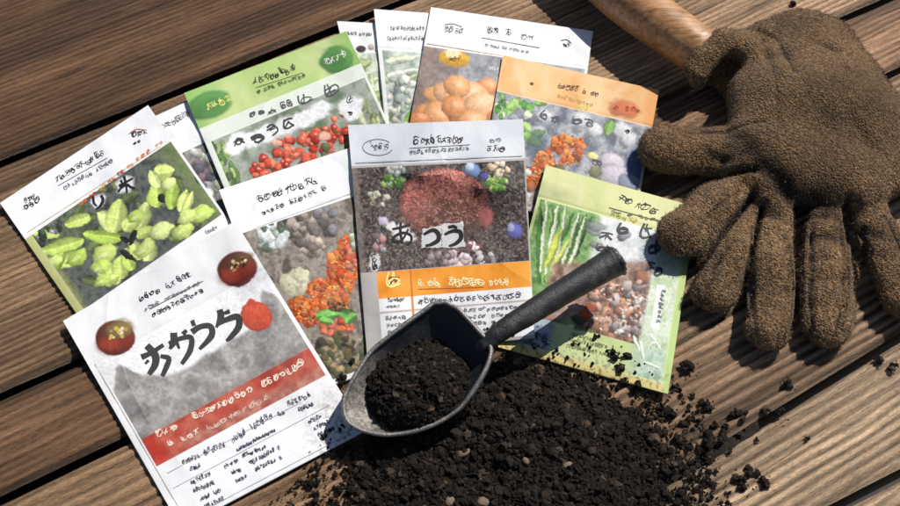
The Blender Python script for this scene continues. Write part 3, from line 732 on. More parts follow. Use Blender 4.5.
# ---- marigold packet
p = Packet('white-topped packet with orange marigolds and a cream leaf, left of the dark middle packet', [(219, 190), (352, 147), (430, 350), (298, 398)], (236, 238, 240), .0004, seed=25, curl=(.001, 0, 0, 0))
ZM = lambda x, y: (210 + x / 2.106, 140 + y / 2.106)
p.header(ZM(85, 192), ZM(300, 110), (240, 242, 246))
m = p.region_uv('picture_panel', .03, p.hv + .008, .985, .975)
p.tex(m, [(96, 88, 80), (136, 126, 118), (164, 154, 146), (112, 106, 94)], 9, 91)
p.cluster(*ZM(205, 185), 34, 16, 46, (3, 7), [(150, 138, 130), (176, 166, 158), (118, 108, 104), (90, 82, 78), (134, 132, 138)], m, -.4, .4)
p.cluster(*ZM(215, 225), 11, 10, 22, (2.5, 5), [(178, 160, 150), (206, 190, 176), (150, 132, 124), (120, 108, 100)], m)
p.cluster(*ZM(130, 200), 16, 12, 30, (2.5, 6), [(170, 186, 170), (206, 216, 212), (120, 140, 110), (90, 110, 90), (226, 232, 236)], m, -.4)
p.ell(*ZM(152, 212), 6, 9, .3, (214, 224, 226), .2, 1, .2, .2, m)
p.ell(*ZM(178, 302), 15, 13.5, .2, (226, 222, 192), .08, 1, .22, .16, m); p.ell(*ZM(192, 285), 8, 7, .2, (216, 216, 184), .2, 1, .1, .2, m)
MR = [(226, 120, 48), (206, 88, 36), (236, 146, 72), (214, 100, 60), (190, 72, 36), (230, 132, 90)]
for (x, y, rx, ry, n) in ((240, 320, 16, 12, 60), (280, 270, 15, 16, 60), (205, 365, 13, 13, 46), (290, 230, 10, 12, 34), (262, 345, 14, 10, 34), (190, 350, 9, 9, 24), (275, 305, 14, 10, 34)): p.cluster(*ZM(x, y), rx, ry, n, (2.6, 5.2), MR, m, seed=n, rough=.5, sq=.5, shade=.28); p.cluster(*ZM(x, y), rx * .95, ry * .95, n, (.8, 1.8), [(246, 170, 96), (150, 58, 26), (238, 150, 70), (196, 84, 34)], m, seed=n + 3, rough=.5, sq=.4)
p.cluster(*ZM(268, 395), 15, 9, 40, (2, 4.4), [(216, 96, 72), (226, 122, 96), (190, 76, 60), (206, 110, 60)], m, seed=8, rough=.25); p.cluster(*ZM(300, 250), 12, 12, 30, (2, 4.4), [(220, 110, 86), (230, 140, 110), (200, 84, 60)], m, seed=4)
for a in ((222, 372, 278, 366, 6), (310, 372, 270, 362, 6), (285, 385, 310, 365, 5), (230, 378, 262, 384, 4)): p.leaf(*ZM(a[0], a[1]), *ZM(a[2], a[3]), a[4], (112, 178, 84), m, dark=.6)
p.cluster(*ZM(265, 350), 9, 5, 16, (1.2, 2.2), [(60, 50, 40), (90, 60, 36)], m)
p.cluster(*ZM(275, 450), 34, 20, 110, (2, 5), [(96, 88, 60), (130, 124, 84), (70, 62, 52), (150, 140, 110), (80, 90, 60), (176, 150, 110)], m, -.3, seed=6)
p.cluster(*ZM(310, 200), 8, 14, 24, (2, 5), [(150, 168, 130), (196, 206, 180), (120, 130, 110)], m)
p.tex(m * sstep(.55, .6, vn(p.PX / 3.2, p.PY / 3.2, 5)), [(90, 82, 76), (150, 142, 134)], 3, 95, .25)
p.scribble('small_print', *ZM(100, 135), *ZM(228, 88), 7.5, INKB, 9, 1.2); p.scribble('small_print', *ZM(108, 160), *ZM(245, 105), 5, INKB, 14, .8); p.rule('small_print', *ZM(90, 187), *ZM(298, 112), .7, (200, 202, 206))
p.build()

# ---- chive and potato packet (right)
p = Packet('pale yellow-green packet with spring onions and pinkish potatoes, under the trowel handle', [(546, 165), (697, 207), (668, 394), (498, 347)], (206, 216, 158), .00038, seed=26, curl=(.001, 0, .003, 0))
ZS = lambda x, y: (490 + x / 1.933, 160 + y / 1.933)
hm_ = p.header((541, 202), (659, 226), (216, 220, 160)); p.tex(hm_, [(206, 214, 146), (222, 226, 172), (214, 218, 158)], 40, 101, .8)
vb = p.vline((545, 320), (635, 344)); 
m = p.region_uv('picture_panel', .02, p.hv + .006, .955, vb)
p.tex(m, [(140, 160, 120), (196, 206, 190), (222, 228, 222), (170, 186, 160)], 20, 103)
w1 = m * sstep(.40, .46, p.u) * sstep(.52, .46, p.v); p.tex(w1, [(196, 202, 206), (226, 230, 232), (236, 238, 240)], 14, 107, .9)
g1 = m * sstep(.44, .36, p.u); p.tex(g1, [(74, 118, 58), (112, 154, 84), (140, 176, 110), (92, 132, 70)], 8, 105, .9)
rs = random.Random(3)
for i in range(9):
    x = 532 + i * 6.5; p.leaf(541 + i * 1.8 + rs.uniform(-3, 3), 284, x + 8 + rs.uniform(-2, 2), 204 + i * 1.4, rs.uniform(3, 5), rs.choice([(84, 132, 66), (126, 168, 96), (70, 110, 56)]), g1, dark=.5)
for i, (xb, yb, xt, yt) in enumerate(((540, 274, 547, 200), (545, 276, 558, 204), (552, 278, 566, 206), (557, 280, 580, 212), (564, 282, 586, 216))):
    p.leaf(xb, yb, xt, yt, 2.1, (222, 232, 202), m, vein=.1, dark=.2)
p.leaf(545, 268, 562, 228, 4, (196, 206, 96), m); p.leaf(550, 272, 572, 236, 3.4, (206, 214, 120), m)
# grey-black printed characters and stones on white
for x, y, rx, ry, a in ((200, 140, 16, 6, .3), (205, 128, 20, 9, .2), (260, 145, 14, 10, -.5), (205, 165, 14, 6, .2), (300, 210, 17, 11, .3)):
    p.ell(*ZS(x, y), rx / 1.93, ry / 1.93, a, (142, 146, 152), .2, .9, .4, .2, m)
PT = [(170, 122, 100), (190, 146, 124), (150, 102, 82), (200, 164, 146), (138, 96, 76), (180, 134, 104)]; PW = [(196, 190, 186), (214, 210, 208), (170, 164, 164), (184, 172, 166), (146, 138, 138)]
pm = m * sstep(.42, .47, p.v + .25 * (p.u - .5)) * sstep(.16, .22, p.u) * sstep(.80, .76, p.u)
p.tex(pm, [(110, 84, 76), (150, 120, 108), (176, 150, 140)], 7, 109)
for cx, cy, rx, ry, n, cs in ((250, 262, 30, 10, 60, PT), (225, 300, 22, 10, 50, PT), (300, 262, 24, 12, 40, PT + PW), (320, 240, 18, 9, 26, PT), (305, 300, 26, 16, 70, PW), (340, 285, 14, 18, 44, PW), (245, 330, 30, 9, 50, PT), (290, 335, 26, 8, 40, PW), (265, 290, 20, 9, 26, PT + PW)):
    p.cluster(*ZS(cx, cy), rx, ry, n // 2, (4.0, 7.5), cs, pm, .25, .42, seed=n, rough=.38, sq=.65)
for cx, cy, rx, ry, n, cs in ((250, 262, 30, 10, 40, PT), (305, 300, 28, 18, 60, PW), (240, 315, 30, 12, 40, PT)):
    p.cluster(*ZS(cx, cy), rx, ry, n, (1.0, 2.2), [(110, 76, 66), (222, 206, 196), (150, 116, 104), (206, 186, 176)], pm, .25, .3, seed=n + 1, rough=.4)
for x, y, r, c in ((182, 300, 11, (190, 78, 40)), (170, 310, 12, (60, 74, 56)), (195, 285, 11, (150, 70, 50)), (150, 320, 16, (124, 166, 96)), (160, 335, 18, (206, 222, 196))): p.ell(*ZS(x, y), r / 1.93, r / 2.4, .5, c, .2, 1, .3, .25, m)
rm = m * sstep(.78, .82, p.u); p.tex(rm, [(190, 206, 180), (216, 226, 206), (178, 200, 160)], 14, 111, .9)
lb = p.region('label_strip', [(657, 284), (665, 286), (659, 330), (651, 327)], (232, 236, 236))
p.scribble('small_print', 662, 288, 656, 322, 4.5, INKG, 8, .8)
hb = p.region_uv('info_panel', .02, vb, .955, .955, (200, 214, 150))
p.tex(hb, [(188, 206, 140), (206, 218, 162), (196, 212, 156)], 26, 113, .8)
bm = hb * sstep(.31, .24, p.u); p.tex(bm, [(108, 124, 160), (150, 164, 190), (176, 190, 196), (90, 100, 130)], 8, 115, .95)
rm = hb * sstep(.72, .80, p.u); p.tex(rm, [(150, 180, 160), (196, 216, 200), (170, 198, 170)], 9, 117, .95)
for a in ((640, 340, 644, 362, 2), (644, 362, 660, 368, 2), (650, 335, 662, 350, 2.4), (634, 336, 640, 352, 2), (648, 350, 656, 340, 1.6)): p.leaf(*a, (212, 226, 208))
p.put(sstep(.955, .975, p.v) * .9, np.array((214, 196, 128)) / 255.); p.put(sstep(.955, .97, p.u) * .8, np.array((176, 206, 128)) / 255.)
dd = np.abs((p.PX - 498) * .2702 - (p.PY - 347)) / 1.036; p.tex(sstep(26, 2, dd) * sstep(.52, .72, fbm(p.PX / 3, p.PY / 3, 155, 4)), [(120, 100, 74), (86, 70, 54)], 4, 157, .55)
p.scribble('small_print', *ZS(245, 76), *ZS(350, 118), 7.5, INKB, 7, 1.3); p.scribble('small_print', *ZS(232, 100), *ZS(348, 124), 3, (90, 96, 70), 11, .7); p.rule('small_print', *ZS(230, 92), *ZS(340, 122), .9, (88, 90, 70)); p.scribble('small_print', *ZS(230, 108), *ZS(285, 122), 4, (196, 170, 80), 5, .8)
for i, (x, y, w, h) in enumerate(((205, 150, 26, 9), (240, 140, 26, 13), (283, 150, 24, 14), (300, 175, 26, 14), (200, 172, 22, 7), (298, 215, 34, 10), (318, 160, 12, 14))): a = ZS(x, y); p.scribble('title_lettering', a[0], a[1], a[0] + w / 1.93, a[1] + w * .12, h, (74, 76, 80), 1 + (w > 30), 2.2, i, gapp=0)
for i in range(4): p.scribble('small_print', 573 - i * 2.4, 329 + i * 6, 573 + (22, 20, 33, 36)[i], 334 + i * 7.4, 4, (120, 124, 80), None, .8, i)
for i in range(3): p.scribble('caption_lettering', 514 + i * 3, 331 + i * 4, 541 + i * 4, 338 + i * 5, 6, (52, 54, 80), 4, 1.1, i + 3)
p.build()

# ---- large middle mushroom packet
p = Packet('large dark packet with grey header, reddish brown dome and orange banner, behind the trowel', [(348, 125), (523, 119), (535, 338), (367, 354)], (176, 172, 170), .00036, seed=27, curl=(.001, .001, 0, 0))
ZC = lambda x, y: (340 + x / 2.2, 110 + y / 2.2)
p.mott = .08; hm_ = p.header((357, 166), (523, 158.5), (216, 221, 228)); p.tex(hm_, [(208, 213, 222), (220, 224, 231), (226, 230, 236)], 30, 121, .7)
v2 = p.vline(ZC(85, 348), ZC(425, 340)); v3 = p.vline(ZC(92, 405), ZC(425, 398))
m = p.region_uv('picture_panel', .0, p.hv + .008, .99, v2 - .002)
p.tex(m, [(50, 43, 42), (72, 64, 62), (92, 84, 82), (60, 52, 50)], 4.5, 123)
p.tex(m * sstep(.6, .66, vn(p.PX / 1.5, p.PY / 1.5, 9)), [(150, 138, 130), (120, 104, 100)], 3, 125, .7)
p.tex(m * sstep(.64, .7, vn(p.PX / 1.7, p.PY / 1.7, 19)), [(36, 32, 32), (50, 44, 44)], 3, 127, .8)
p.put((1 - sstep(.02, .05, p.u)) * m * .6, np.array((150, 140, 132)) / 255.)
dc = ZC(228, 200)
p.ell(*dc, 44, 33, 0, (184, 112, 102), .05, 1, .38, .05, m, speck=.5, light=(.1, -1)); p.ell(dc[0] - 26, dc[1] + 6, 17, 22, 0, (196, 112, 104), .4, .7, .1, .1, m, speck=.5); p.ell(dc[0] + 42, dc[1] + 16, 8, 11, 0, (206, 120, 118), .2, 1, .2, .15, m)
p.ell(dc[0] + 8, dc[1] + 16, 33, 22, 0, (84, 56, 50), .7, .8, .1, .1, m, speck=.6)
rg = random.Random(5)
for _ in range(900):
    a = rg.uniform(0, 6.28); q = math.sqrt(rg.random()); x, y = dc[0] + 42 * q * math.cos(a), dc[1] + 30 * q * math.sin(a)
    p.ell(x, y, rg.uniform(.5, 1.0), rg.uniform(.5, .9), 0, rg.choice([(186, 140, 124), (104, 70, 64), (196, 160, 140), (80, 54, 50), (150, 104, 94)]), .4, .75, 0, .1, m)
for x, y, n, cs in ((115, 155, 26, [(120, 168, 84), (164, 196, 120), (206, 216, 190), (84, 124, 62)]), (345, 160, 26, [(120, 168, 76), (176, 204, 110), (206, 214, 150), (84, 130, 56)]), (352, 128, 12, [(206, 186, 150), (226, 214, 190)]), (118, 132, 10, [(206, 210, 206), (150, 160, 150)]), (80, 200, 10, [(196, 196, 176), (150, 140, 120)])):
    p.cluster(*ZC(x, y), 11, 8, n, (2, 4.2), cs, m, seed=n, rough=.25)
p.ell(*ZC(292, 132), 9, 7, .2, (126, 156, 206), .15, 1, .3, .2, m); p.ell(*ZC(286, 124), 5, 4, .2, (206, 220, 236), .2, 1, .2, .2, m); p.ell(*ZC(318, 146), 4, 4, .2, (96, 84, 160), .2, 1, .2, .2, m)
p.ell(*ZC(384, 266), 9, 7.5, .4, (112, 116, 186), .12, 1, .35, .2, m); p.ell(*ZC(376, 258), 4, 4, .4, (186, 190, 226), .3, .9, .2, .2, m); p.ell(*ZC(95, 245), 5, 5, 0, (196, 186, 206), .2, 1, .2, .2, m)
p.cluster(*ZC(255, 335), 15, 9, 26, (3, 6), [(206, 186, 184), (226, 212, 212), (176, 150, 146), (150, 136, 140)], m, seed=3); p.cluster(*ZC(215, 325), 12, 6, 18, (2, 5), [(120, 106, 106), (150, 136, 140), (90, 80, 84)], m, seed=4); p.cluster(*ZC(315, 328), 10, 7, 14, (2, 4), [(150, 142, 144), (96, 88, 90), (196, 186, 186)], m, seed=5); p.cluster(*ZC(85, 295), 5, 10, 12, (2, 4), [(176, 130, 130), (110, 96, 96), (150, 150, 160)], m); p.cluster(*ZC(290, 300), 9, 4, 12, (1.5, 3), [(226, 214, 206), (120, 84, 84)], m)
bu0 = p.uline((377, 270), (378, 293))
bn = p.region_uv('title_banner', bu0, v2, .995, v3, (226, 142, 40)); p.tex(bn, [(212, 122, 28), (230, 148, 44), (238, 164, 62)], 16, 131, .8)
p.put(bn * (1 - sstep(0, .008, np.abs(p.u - p.uline((411, 280))))) * .8, np.array((170, 88, 24)) / 255.)
ip = p.region_uv('info_panel', bu0, v3, .995, .985, (226, 228, 232)); p.tex(ip, [(214, 216, 222), (232, 234, 238)], 20, 133, .8)
p.put(ip * (1 - sstep(.004, .009, np.abs(p.u - p.uline((413, 310))))) * .9, np.array((196, 120, 60)) / 255.)
vr = p.vline((380, 311), (520, 303)); p.put(ip * (1 - sstep(.002, .006, np.abs(p.v - vr))) * .8, np.array((170, 150, 140)) / 255.)
# white plates and characters
for x, y, r in ((135, 268, 17), (112, 256, 9), (155, 280, 10)): p.ell(*ZC(x, y), r / 2.2 * 1.2, r / 2.2, .3, (232, 232, 234), .3, .9, 0, .35, m)
for P4 in ([(180, 262), (222, 254), (224, 302), (178, 304)], [(222, 252), (270, 246), (276, 302), (226, 303)]): p.put(p.poly([ZC(*q) for q in P4]) * m * .92, np.array((206, 208, 208)) / 255.)
p.ell(*ZC(76, 335), 5, 9, .1, (224, 224, 226), .3, .9, 0, .35, m)
K = (24, 22, 24)
p.brush('title_lettering', [ZC(184, 274), ZC(204, 264), ZC(216, 272), ZC(216, 286), ZC(200, 296), ZC(188, 298)], [2.5, 4, 4.6, 4.6, 3.4, 2], K)
p.brush('title_lettering', [ZC(238, 258), ZC(250, 256), ZC(258, 260)], [3, 3.4, 2.2], K); p.brush('title_lettering', [ZC(230, 274), ZC(248, 266), ZC(264, 268), ZC(266, 282), ZC(254, 294), ZC(240, 299)], [2.4, 3.6, 4.4, 4.6, 3.4, 2], K)
for pts in ([ZC(115, 262), ZC(135, 258), ZC(155, 252)], [ZC(134, 246), ZC(133, 270), ZC(138, 294)], [ZC(150, 262), ZC(138, 284), ZC(120, 290), ZC(118, 280), ZC(138, 270), ZC(156, 276), ZC(156, 290), ZC(146, 297)]): p.brush('title_lettering', pts, [2, 2.8, 2], K)
p.scribble('caption_lettering', *ZC(70, 352), *ZC(82, 350), 9, INKB, 1, 1.2, gapp=0); p.scribble('caption_lettering', *ZC(70, 332), *ZC(82, 330), 8, INKB, 1, 1.2, 3, gapp=0)
p.scribble('banner_lettering', 384, 287, 402, 286, 14, (244, 226, 150), 1, 2.2, 3, 0, 0, 1.4); p.scribble('banner_lettering', 386, 288, 401, 287, 12, (120, 66, 20), 1, 1.2, 9, 0, 0)
p.scribble('banner_lettering', 418, 287, 483, 285, 8, (246, 224, 170), 9, 1.7, 1, 0, .05); p.scribble('banner_lettering', 488, 285, 509, 284, 7, (246, 224, 170), 4, 1.4, 1, 0, 0); p.rule('banner_lettering', 418, 289, 484, 287, .8, (196, 110, 30))
p.scribble('small_print', 387, 302, 405, 301, 4, (80, 76, 80), 6, .8); p.scribble('small_print', 417, 304, 520, 298, 6, (70, 68, 74), 17, 1.0); p.scribble('small_print', 386, 308, 400, 307, 3, INKG, 4, .7)
for i in range(4): p.scribble('small_print', 385 + i, 320 + i * 7, 405 + i, 319 + i * 7, 4, INKG, 5, .8, i); p.scribble('small_print', 440 + i, 313 + i * 7, 518, 309 + i * 6.6, 3.6, INKG, 17, .8, i + 3)
p.scribble('small_print', *ZC(160, 78), *ZC(270, 70), 8, INKB, 9, 1.2); p.scribble('small_print', *ZC(152, 97), *ZC(285, 88), 4.5, INKG, 16, .8); p.rule('small_print', *ZC(152, 84), *ZC(286, 76), .6, INKG)
emblem(p, *ZC(83, 82), 15, 8); p.scribble('emblem', *ZC(322, 93), *ZC(360, 90), 7, INKB, 3, 1); p.scribble('emblem', *ZC(328, 74), *ZC(352, 70), 4, INKG, 2, .8)
p.rule('small_print', 355, 163, 522, 156, .7, (150, 150, 156))
p.build()

# ---- large white packet in front (left)
p = Packet('large white packet with grey landscape, red banner and black brush lettering, frontmost at lower left', [(63, 321), (235, 221), (365, 431), (181, 528)], (240, 241, 244), .00036, seed=28, curl=(.001, .0008, .0015, .0005), puff=.0022)
ZF = lambda x, y: (50 + x / 1.769, 220 + y / 1.769)
p.header((94, 363), (265, 272), (240, 241, 244))
b0 = p.uline((143, 438), (160, 469)); b1 = p.uline((307, 350), (321, 373)); vb0 = p.vline((143, 438), (307, 350)); vb1 = p.vline((160, 469), (321, 373))
m = p.region_uv('picture_panel', b0 - .012, p.hv + .004, b1 + .012, vb0, (241, 242, 245))
p.wa = .4
ridge = p.hv + .165 + .06 * (fbm(p.u * 5, p.u * 0, 141, 3) - .5) * 2 - .12 * np.exp(-((p.u - .93) / .06) ** 2) - .09 * np.exp(-((p.u - .14) / .06) ** 2) + .03 * np.exp(-((p.u - .4) / .1) ** 2)
gm = m * sstep(-.008, .02, p.v - ridge)
p.tex(gm, [(112, 110, 110), (150, 148, 146), (182, 180, 178), (136, 132, 130)], 24, 143); p.tex(gm * .3, [(110, 104, 102), (190, 186, 184)], 4, 145)
p.put(gm * sstep(.9, 1.0, (p.v - p.hv) / (vb0 - p.hv)) * .3, np.array((120, 100, 96)) / 255.)
rb = p.region_uv('title_banner', b0 - .012, vb0, b1 + .012, vb1, (186, 72, 58)); p.tex(rb, [(158, 66, 56), (182, 80, 66), (194, 112, 96), (168, 76, 64)], 18, 147, .8)
p.tex(rb * sstep(.5, .8, (p.v - vb0) / (vb1 - vb0)) * sstep(.15, .3, p.u), [(150, 96, 84), (176, 124, 108), (196, 160, 146)], 6, 149, .65)
p.put(rb * (1 - sstep(0, .05, np.abs(p.u - b0 - .03))) * .6, np.array((206, 56, 44)) / 255.)
hm_ = (p.R == 1)
for (cx, cy) in ((115, 338), (237, 269)):
    p.ell(cx, cy, 20, 17.5, -.3, (122, 66, 58), .06, 1, .3, .07)
    p.ell(cx - 5, cy + 6, 13, 9, -.3, (168, 70, 54), .5, .8, .1, .2); p.ell(cx + 9, cy + 2, 8, 9, -.3, (140, 52, 48), .5, .7, .1, .2)
    if cx < 200: p.ell(cx + 4, cy - 8, 15, 9, -.35, (132, 122, 76), .3, .9, .2, .25)
    else: p.ell(cx + 1, cy - 9, 14, 7, -.35, (104, 82, 62), .3, .8, .2, .25)
    p.cluster(cx + 2, cy - 5, 10, 6, 16, (1.2, 2.6), [(232, 216, 150), (244, 232, 200), (206, 176, 96), (196, 150, 100), (70, 44, 36)], None, -.3, 0, .5, seed=int(cx))
p.ell(256, 316, 16, 14.5, .5, (206, 84, 62), .05, 1, .12, .08); p.ell(252, 303, 4, 5, -.6, (206, 84, 62), .15, 1, .1, .1); p.tex((np.hypot((p.PX - 256) / 14, (p.PY - 316) / 13) < 1) * .35, [(190, 76, 58), (226, 120, 96)], 3, 151)
# brush characters
B = (64, 62, 64); q = lambda x, y: (60 + x / 5.625, 290 + y / 5.625)
W = lambda *a: [v / 5.625 * 1.0 for v in a]
for pts, w in (([q(458, 378), q(515, 352), q(582, 308)], (34, 26, 22)), ([q(488, 312), q(535, 365), q(535, 420), q(500, 474)], (36, 44, 40, 26)), ([q(565, 372), q(612, 384), q(600, 430), q(575, 484)], (20, 30, 32, 24)), ([q(480, 415), q(498, 395)], (14, 18)),
               ([q(640, 240), q(640, 290), q(618, 330)], (40, 40, 16)), ([q(692, 248), q(712, 226)], (28, 20)), ([q(612, 300), q(680, 272), q(738, 268), q(732, 340), q(685, 416)], (22, 26, 30, 34, 22)), ([q(655, 290), q(672, 330)], (22, 12)),
               ([q(738, 190), q(760, 182)], (30, 36)), ([q(742, 236), q(790, 206), q(846, 204), q(852, 258), q(785, 332)], (36, 30, 32, 38, 18)),
               ([q(898, 110), q(905, 150), q(880, 210)], (34, 40, 14)), ([q(888, 190), q(940, 165), q(1000, 150), q(1006, 205), q(960, 265), q(935, 285)], (24, 30, 36, 38, 28, 14)), ([q(925, 130), q(955, 118)], (18, 24))):
    p.brush('title_lettering', pts, W(*w), B)
p.scribble('small_print', 139, 302, 192, 276, 5.5, INKB, 10, 1.1); p.scribble('small_print', 144, 311, 200, 284, 3.5, INKG, 14, .7); p.scribble('small_print', 152, 318, 204, 292, 5.5, INKB, 11, 1.0); p.rule('small_print', 150, 309, 203, 281, .8, INKG)
p.rule('small_print', 92, 364, 266, 271.5, .8, (150, 84, 70)); p.rule('small_print', 95, 364, 186, 520, .8, (206, 190, 184)); p.rule('small_print', 268, 275, 355, 418, .8, (206, 196, 190))
CR = (244, 222, 206)
p.scribble('banner_lettering', 157, 438, 190, 424, 7, CR, 5, 1.5); p.scribble('banner_lettering', 193, 421, 252, 392, 6.5, CR, 10, 1.5, 4); p.scribble('banner_lettering', 256, 391, 304, 366, 7, CR, 8, 1.6, 7); p.scribble('banner_lettering', 168, 448, 200, 434, 6.5, CR, 5, 1.5, 2); p.scribble('banner_lettering', 206, 432, 270, 399, 5, (226, 196, 184), 9, 1.0, 3)
dd = np.hypot(p.PX - 366, p.PY - 436); p.tex(sstep(85, 10, dd) * sstep(.5, .72, fbm(p.PX / 3, p.PY / 3, 155, 4)), [(120, 100, 84), (90, 72, 60)], 4, 157, .5)
I = lambda x, y: (130 + x / 2.875, 330 + y / 2.875)
for i, (a, b, c, d, h) in enumerate(((150, 385, 200, 368, 4.5), (213, 362, 275, 336, 6), (292, 328, 412, 250, 7), (452, 220, 520, 192, 6), (165, 408, 205, 395, 4), (485, 236, 530, 216, 4), (308, 350, 420, 290, 3.5), (175, 445, 232, 420, 4.5), (272, 398, 312, 380, 3.8), (322, 368, 392, 340, 4), (345, 388, 435, 340, 5), (183, 468, 243, 443, 4.5), (293, 418, 320, 405, 4), (200, 494, 262, 466, 4.5), (304, 442, 336, 425, 4), (360, 408, 436, 370, 4.5), (513, 272, 552, 252, 4.5), (528, 290, 575, 268, 4.5), (534, 312, 588, 288, 4.5), (425, 250, 445, 240, 4), (210, 518, 272, 490, 4.5))):
    p.scribble('small_print', *I(a, b), *I(c, d), h, (56, 62, 84), None, .9, i, gapp=.05)
for a in ((125, 455, 575, 215), (107, 412, 505, 200), (190, 530, 628, 300), (236, 560, 660, 330)): p.rule('small_print', *I(a[0], a[1]), *I(a[2], a[3]), .6, (170, 176, 190))
p.build()

# ================================================================== SOIL
def cm(px): return px / 18.0 / 100
BL = [(520, 430, 104, 54, .0105), (596, 440, 54, 36, .0062), (452, 470, 80, 42, .0060), (550, 488, 96, 50, .0085), (634, 446, 30, 30, .0034), (505, 394, 50, 28, .0065), (398, 466, 36, 34, .0042), (500, 520, 126, 36, .0065), (628, 492, 36, 26, .0034)]
BLW = [(S(x, y)[:2], cm(rx), cm(ry) / ST, h) for x, y, rx, ry, h in BL]
def soil_h(x, y):
    f = 0
    for c, rx, ry, h in BLW:
        r2 = ((x - c[0]) / rx) ** 2 + ((y - c[1]) / ry) ** 2
        f = np.maximum(f, h * np.clip(1 - r2, 0, 1) ** .8) + .12 * h * np.clip(1 - r2, 0, 1)
    n = fbm(x / .022, y / .022, 501, 4)
    return np.maximum(f * (.55 + .9 * n) - .0022 + .0014 * (vn(x / .006, y / .006, 503) - .5), -.003)
gx, gy = np.meshgrid(np.arange(-.125, .155, .0014), np.arange(-.235, -.005, .0014))
gh = soil_h(gx, gy) + .0013 * (fbm(gx / .003, gy / .003, 505, 3) - .5)
keep = gh[:-1, :-1] > -.0028
gh = gh - .0012 + .0009
V0 = np.stack([gx, gy, gh], -1).reshape(-1, 3)
F0 = gridfaces(*gx.shape)[:, ::-1][keep.ravel()][:, ::-1]
F0 = F0[:, ::-1]

t_ = (1 + 5 ** .5) / 2
ICO = np.array([(-1, t_, 0), (1, t_, 0), (-1, -t_, 0), (1, -t_, 0), (0, -1, t_), (0, 1, t_), (0, -1, -t_), (0, 1, -t_), (t_, 0, -1), (t_, 0, 1), (-t_, 0, -1), (-t_, 0, 1)]) / math.hypot(1, t_)
ICOF = np.array([(0, 11, 5), (0, 5, 1), (0, 1, 7), (0, 7, 10), (0, 10, 11), (1, 5, 9), (5, 11, 4), (11, 10, 2), (10, 7, 6), (7, 1, 8), (3, 9, 4), (3, 4, 2), (3, 2, 6), (3, 6, 8), (3, 8, 9), (4, 9, 5), (2, 4, 11), (6, 2, 10), (8, 6, 7), (9, 8, 1)])
def subdiv(V, Fc):
    V = [tuple(v) for v in V]; mid = {}; out = []
    def m(a, b):
        k = (min(a, b), max(a, b))
        if k not in mid:
            v = (np.array(V[a]) + np.array(V[b])) / 2; V.append(tuple(v / np.linalg.norm(v))); mid[k] = len(V) - 1
        return mid[k]
    for a, b, c in Fc:
        d, e, f = m(a, b), m(b, c), m(c, a); out += [(a, d, f), (b, e, d), (c, f, e), (d, e, f)]
    return np.array(V), np.array(out)
ICO2, ICO2F = subdiv(ICO, ICOF); ICO3, ICO3F = subdiv(ICO2, ICO2F)
def crumbs(P, r, base, faces, jit=.28):
    n = len(P); k = len(base)
    q = RNG.normal(size=(n, 4)); q /= np.linalg.norm(q, axis=1, keepdims=True); w, x, y, z = q.T
    R = np.stack([1 - 2 * (y * y + z * z), 2 * (x * y - z * w), 2 * (x * z + y * w), 2 * (x * y + z * w), 1 - 2 * (x * x + z * z), 2 * (y * z - x * w), 2 * (x * z - y * w), 2 * (y * z + x * w), 1 - 2 * (x * x + y * y)], -1).reshape(n, 3, 3)
    B = base[None] * RNG.uniform(.6, 1.25, (n, 1, 3)) * (1 + RNG.normal(0, jit, (n, k, 1)))
    V = np.einsum('nij,nkj->nki', R, B) * r[:, None, None] + P[:, None, :]
    Fc = faces[None] + (np.arange(n) * k)[:, None, None]
    return V.reshape(-1, 3), Fc.reshape(-1, 3)
def soilcol(n, k, lo=.004, hi=.016):
    v = RNG.uniform(lo, hi, n) * np.where(RNG.random(n) < .10, 4.2, 1); warm = RNG.uniform(0, 1, n)  # some crumbs get a brighter colour, painted as sunlit bits
    c = np.stack([v * (1.2 + .3 * warm), v * (.90 + .02 * warm), v * (.70 - .14 * warm)], -1)
    return np.repeat(c, k, 0)
# crumbs on the heap
N = 150000
px = RNG.uniform(-.125, .155, N); py = RNG.uniform(-.235, -.005, N); h = soil_h(px, py)
dens = sstep(-.0028, .0006, h) * .9 + .02
near = np.zeros(N)
for c, rx, ry, hh in BLW: near = np.maximum(near, np.clip(1.62 - np.hypot((px - c[0]) / rx, (py - c[1]) / ry), 0, 1))
dens = np.clip(np.maximum(dens * (near > 0), (.10 * near ** 2)), 0, 1)
dens = dens * np.where(hm_get(px, py) > .0012, .10, 1)
ok = RNG.random(N) < dens; px, py, h = px[ok], py[ok], h[ok]
n = len(px); r = np.exp(RNG.normal(math.log(.00062), .48, n)).clip(.00028, .0026)
z = np.maximum(h - .0004, 0) + np.maximum(hm_get(px, py), 0) * (h < .0005) + r * .45
P = np.stack([px, py, z], -1)
Vc, Fcc = crumbs(P, r, ICO, ICOF)
col0 = np.tile(np.array([.022, .016, .012]), (len(V0), 1)) * (.6 + .8 * fbm(V0[:, 0] / .004, V0[:, 1] / .004, 507, 3))[:, None]
big = RNG.random(n) < .0
nb = 420; bx = RNG.uniform(-.115, .145, 6000); by = RNG.uniform(-.235, -.01, 6000); bh = soil_h(bx, by); o_ = np.where(bh > .001)[0][:nb]
rb = RNG.uniform(.0011, .0029, len(o_)); Pb = np.stack([bx[o_], by[o_], bh[o_] + rb * .1], -1)
Vb, Fb = crumbs(Pb, rb, ICO2, ICO2F, .16)
allV = np.concatenate([V0, Vc, Vb]); fc = np.concatenate([Fcc + len(V0), Fb + len(V0) + len(Vc)])
soil = mesh('soil', allV, [F0, fc], SOIL, None, np.concatenate([col0, soilcol(n, 12), soilcol(len(o_), 42, .007, .022)]), False)
tag(soil, 'loose dark crumbly soil spilled over the boards below the trowel', 'soil', None, 'stuff')

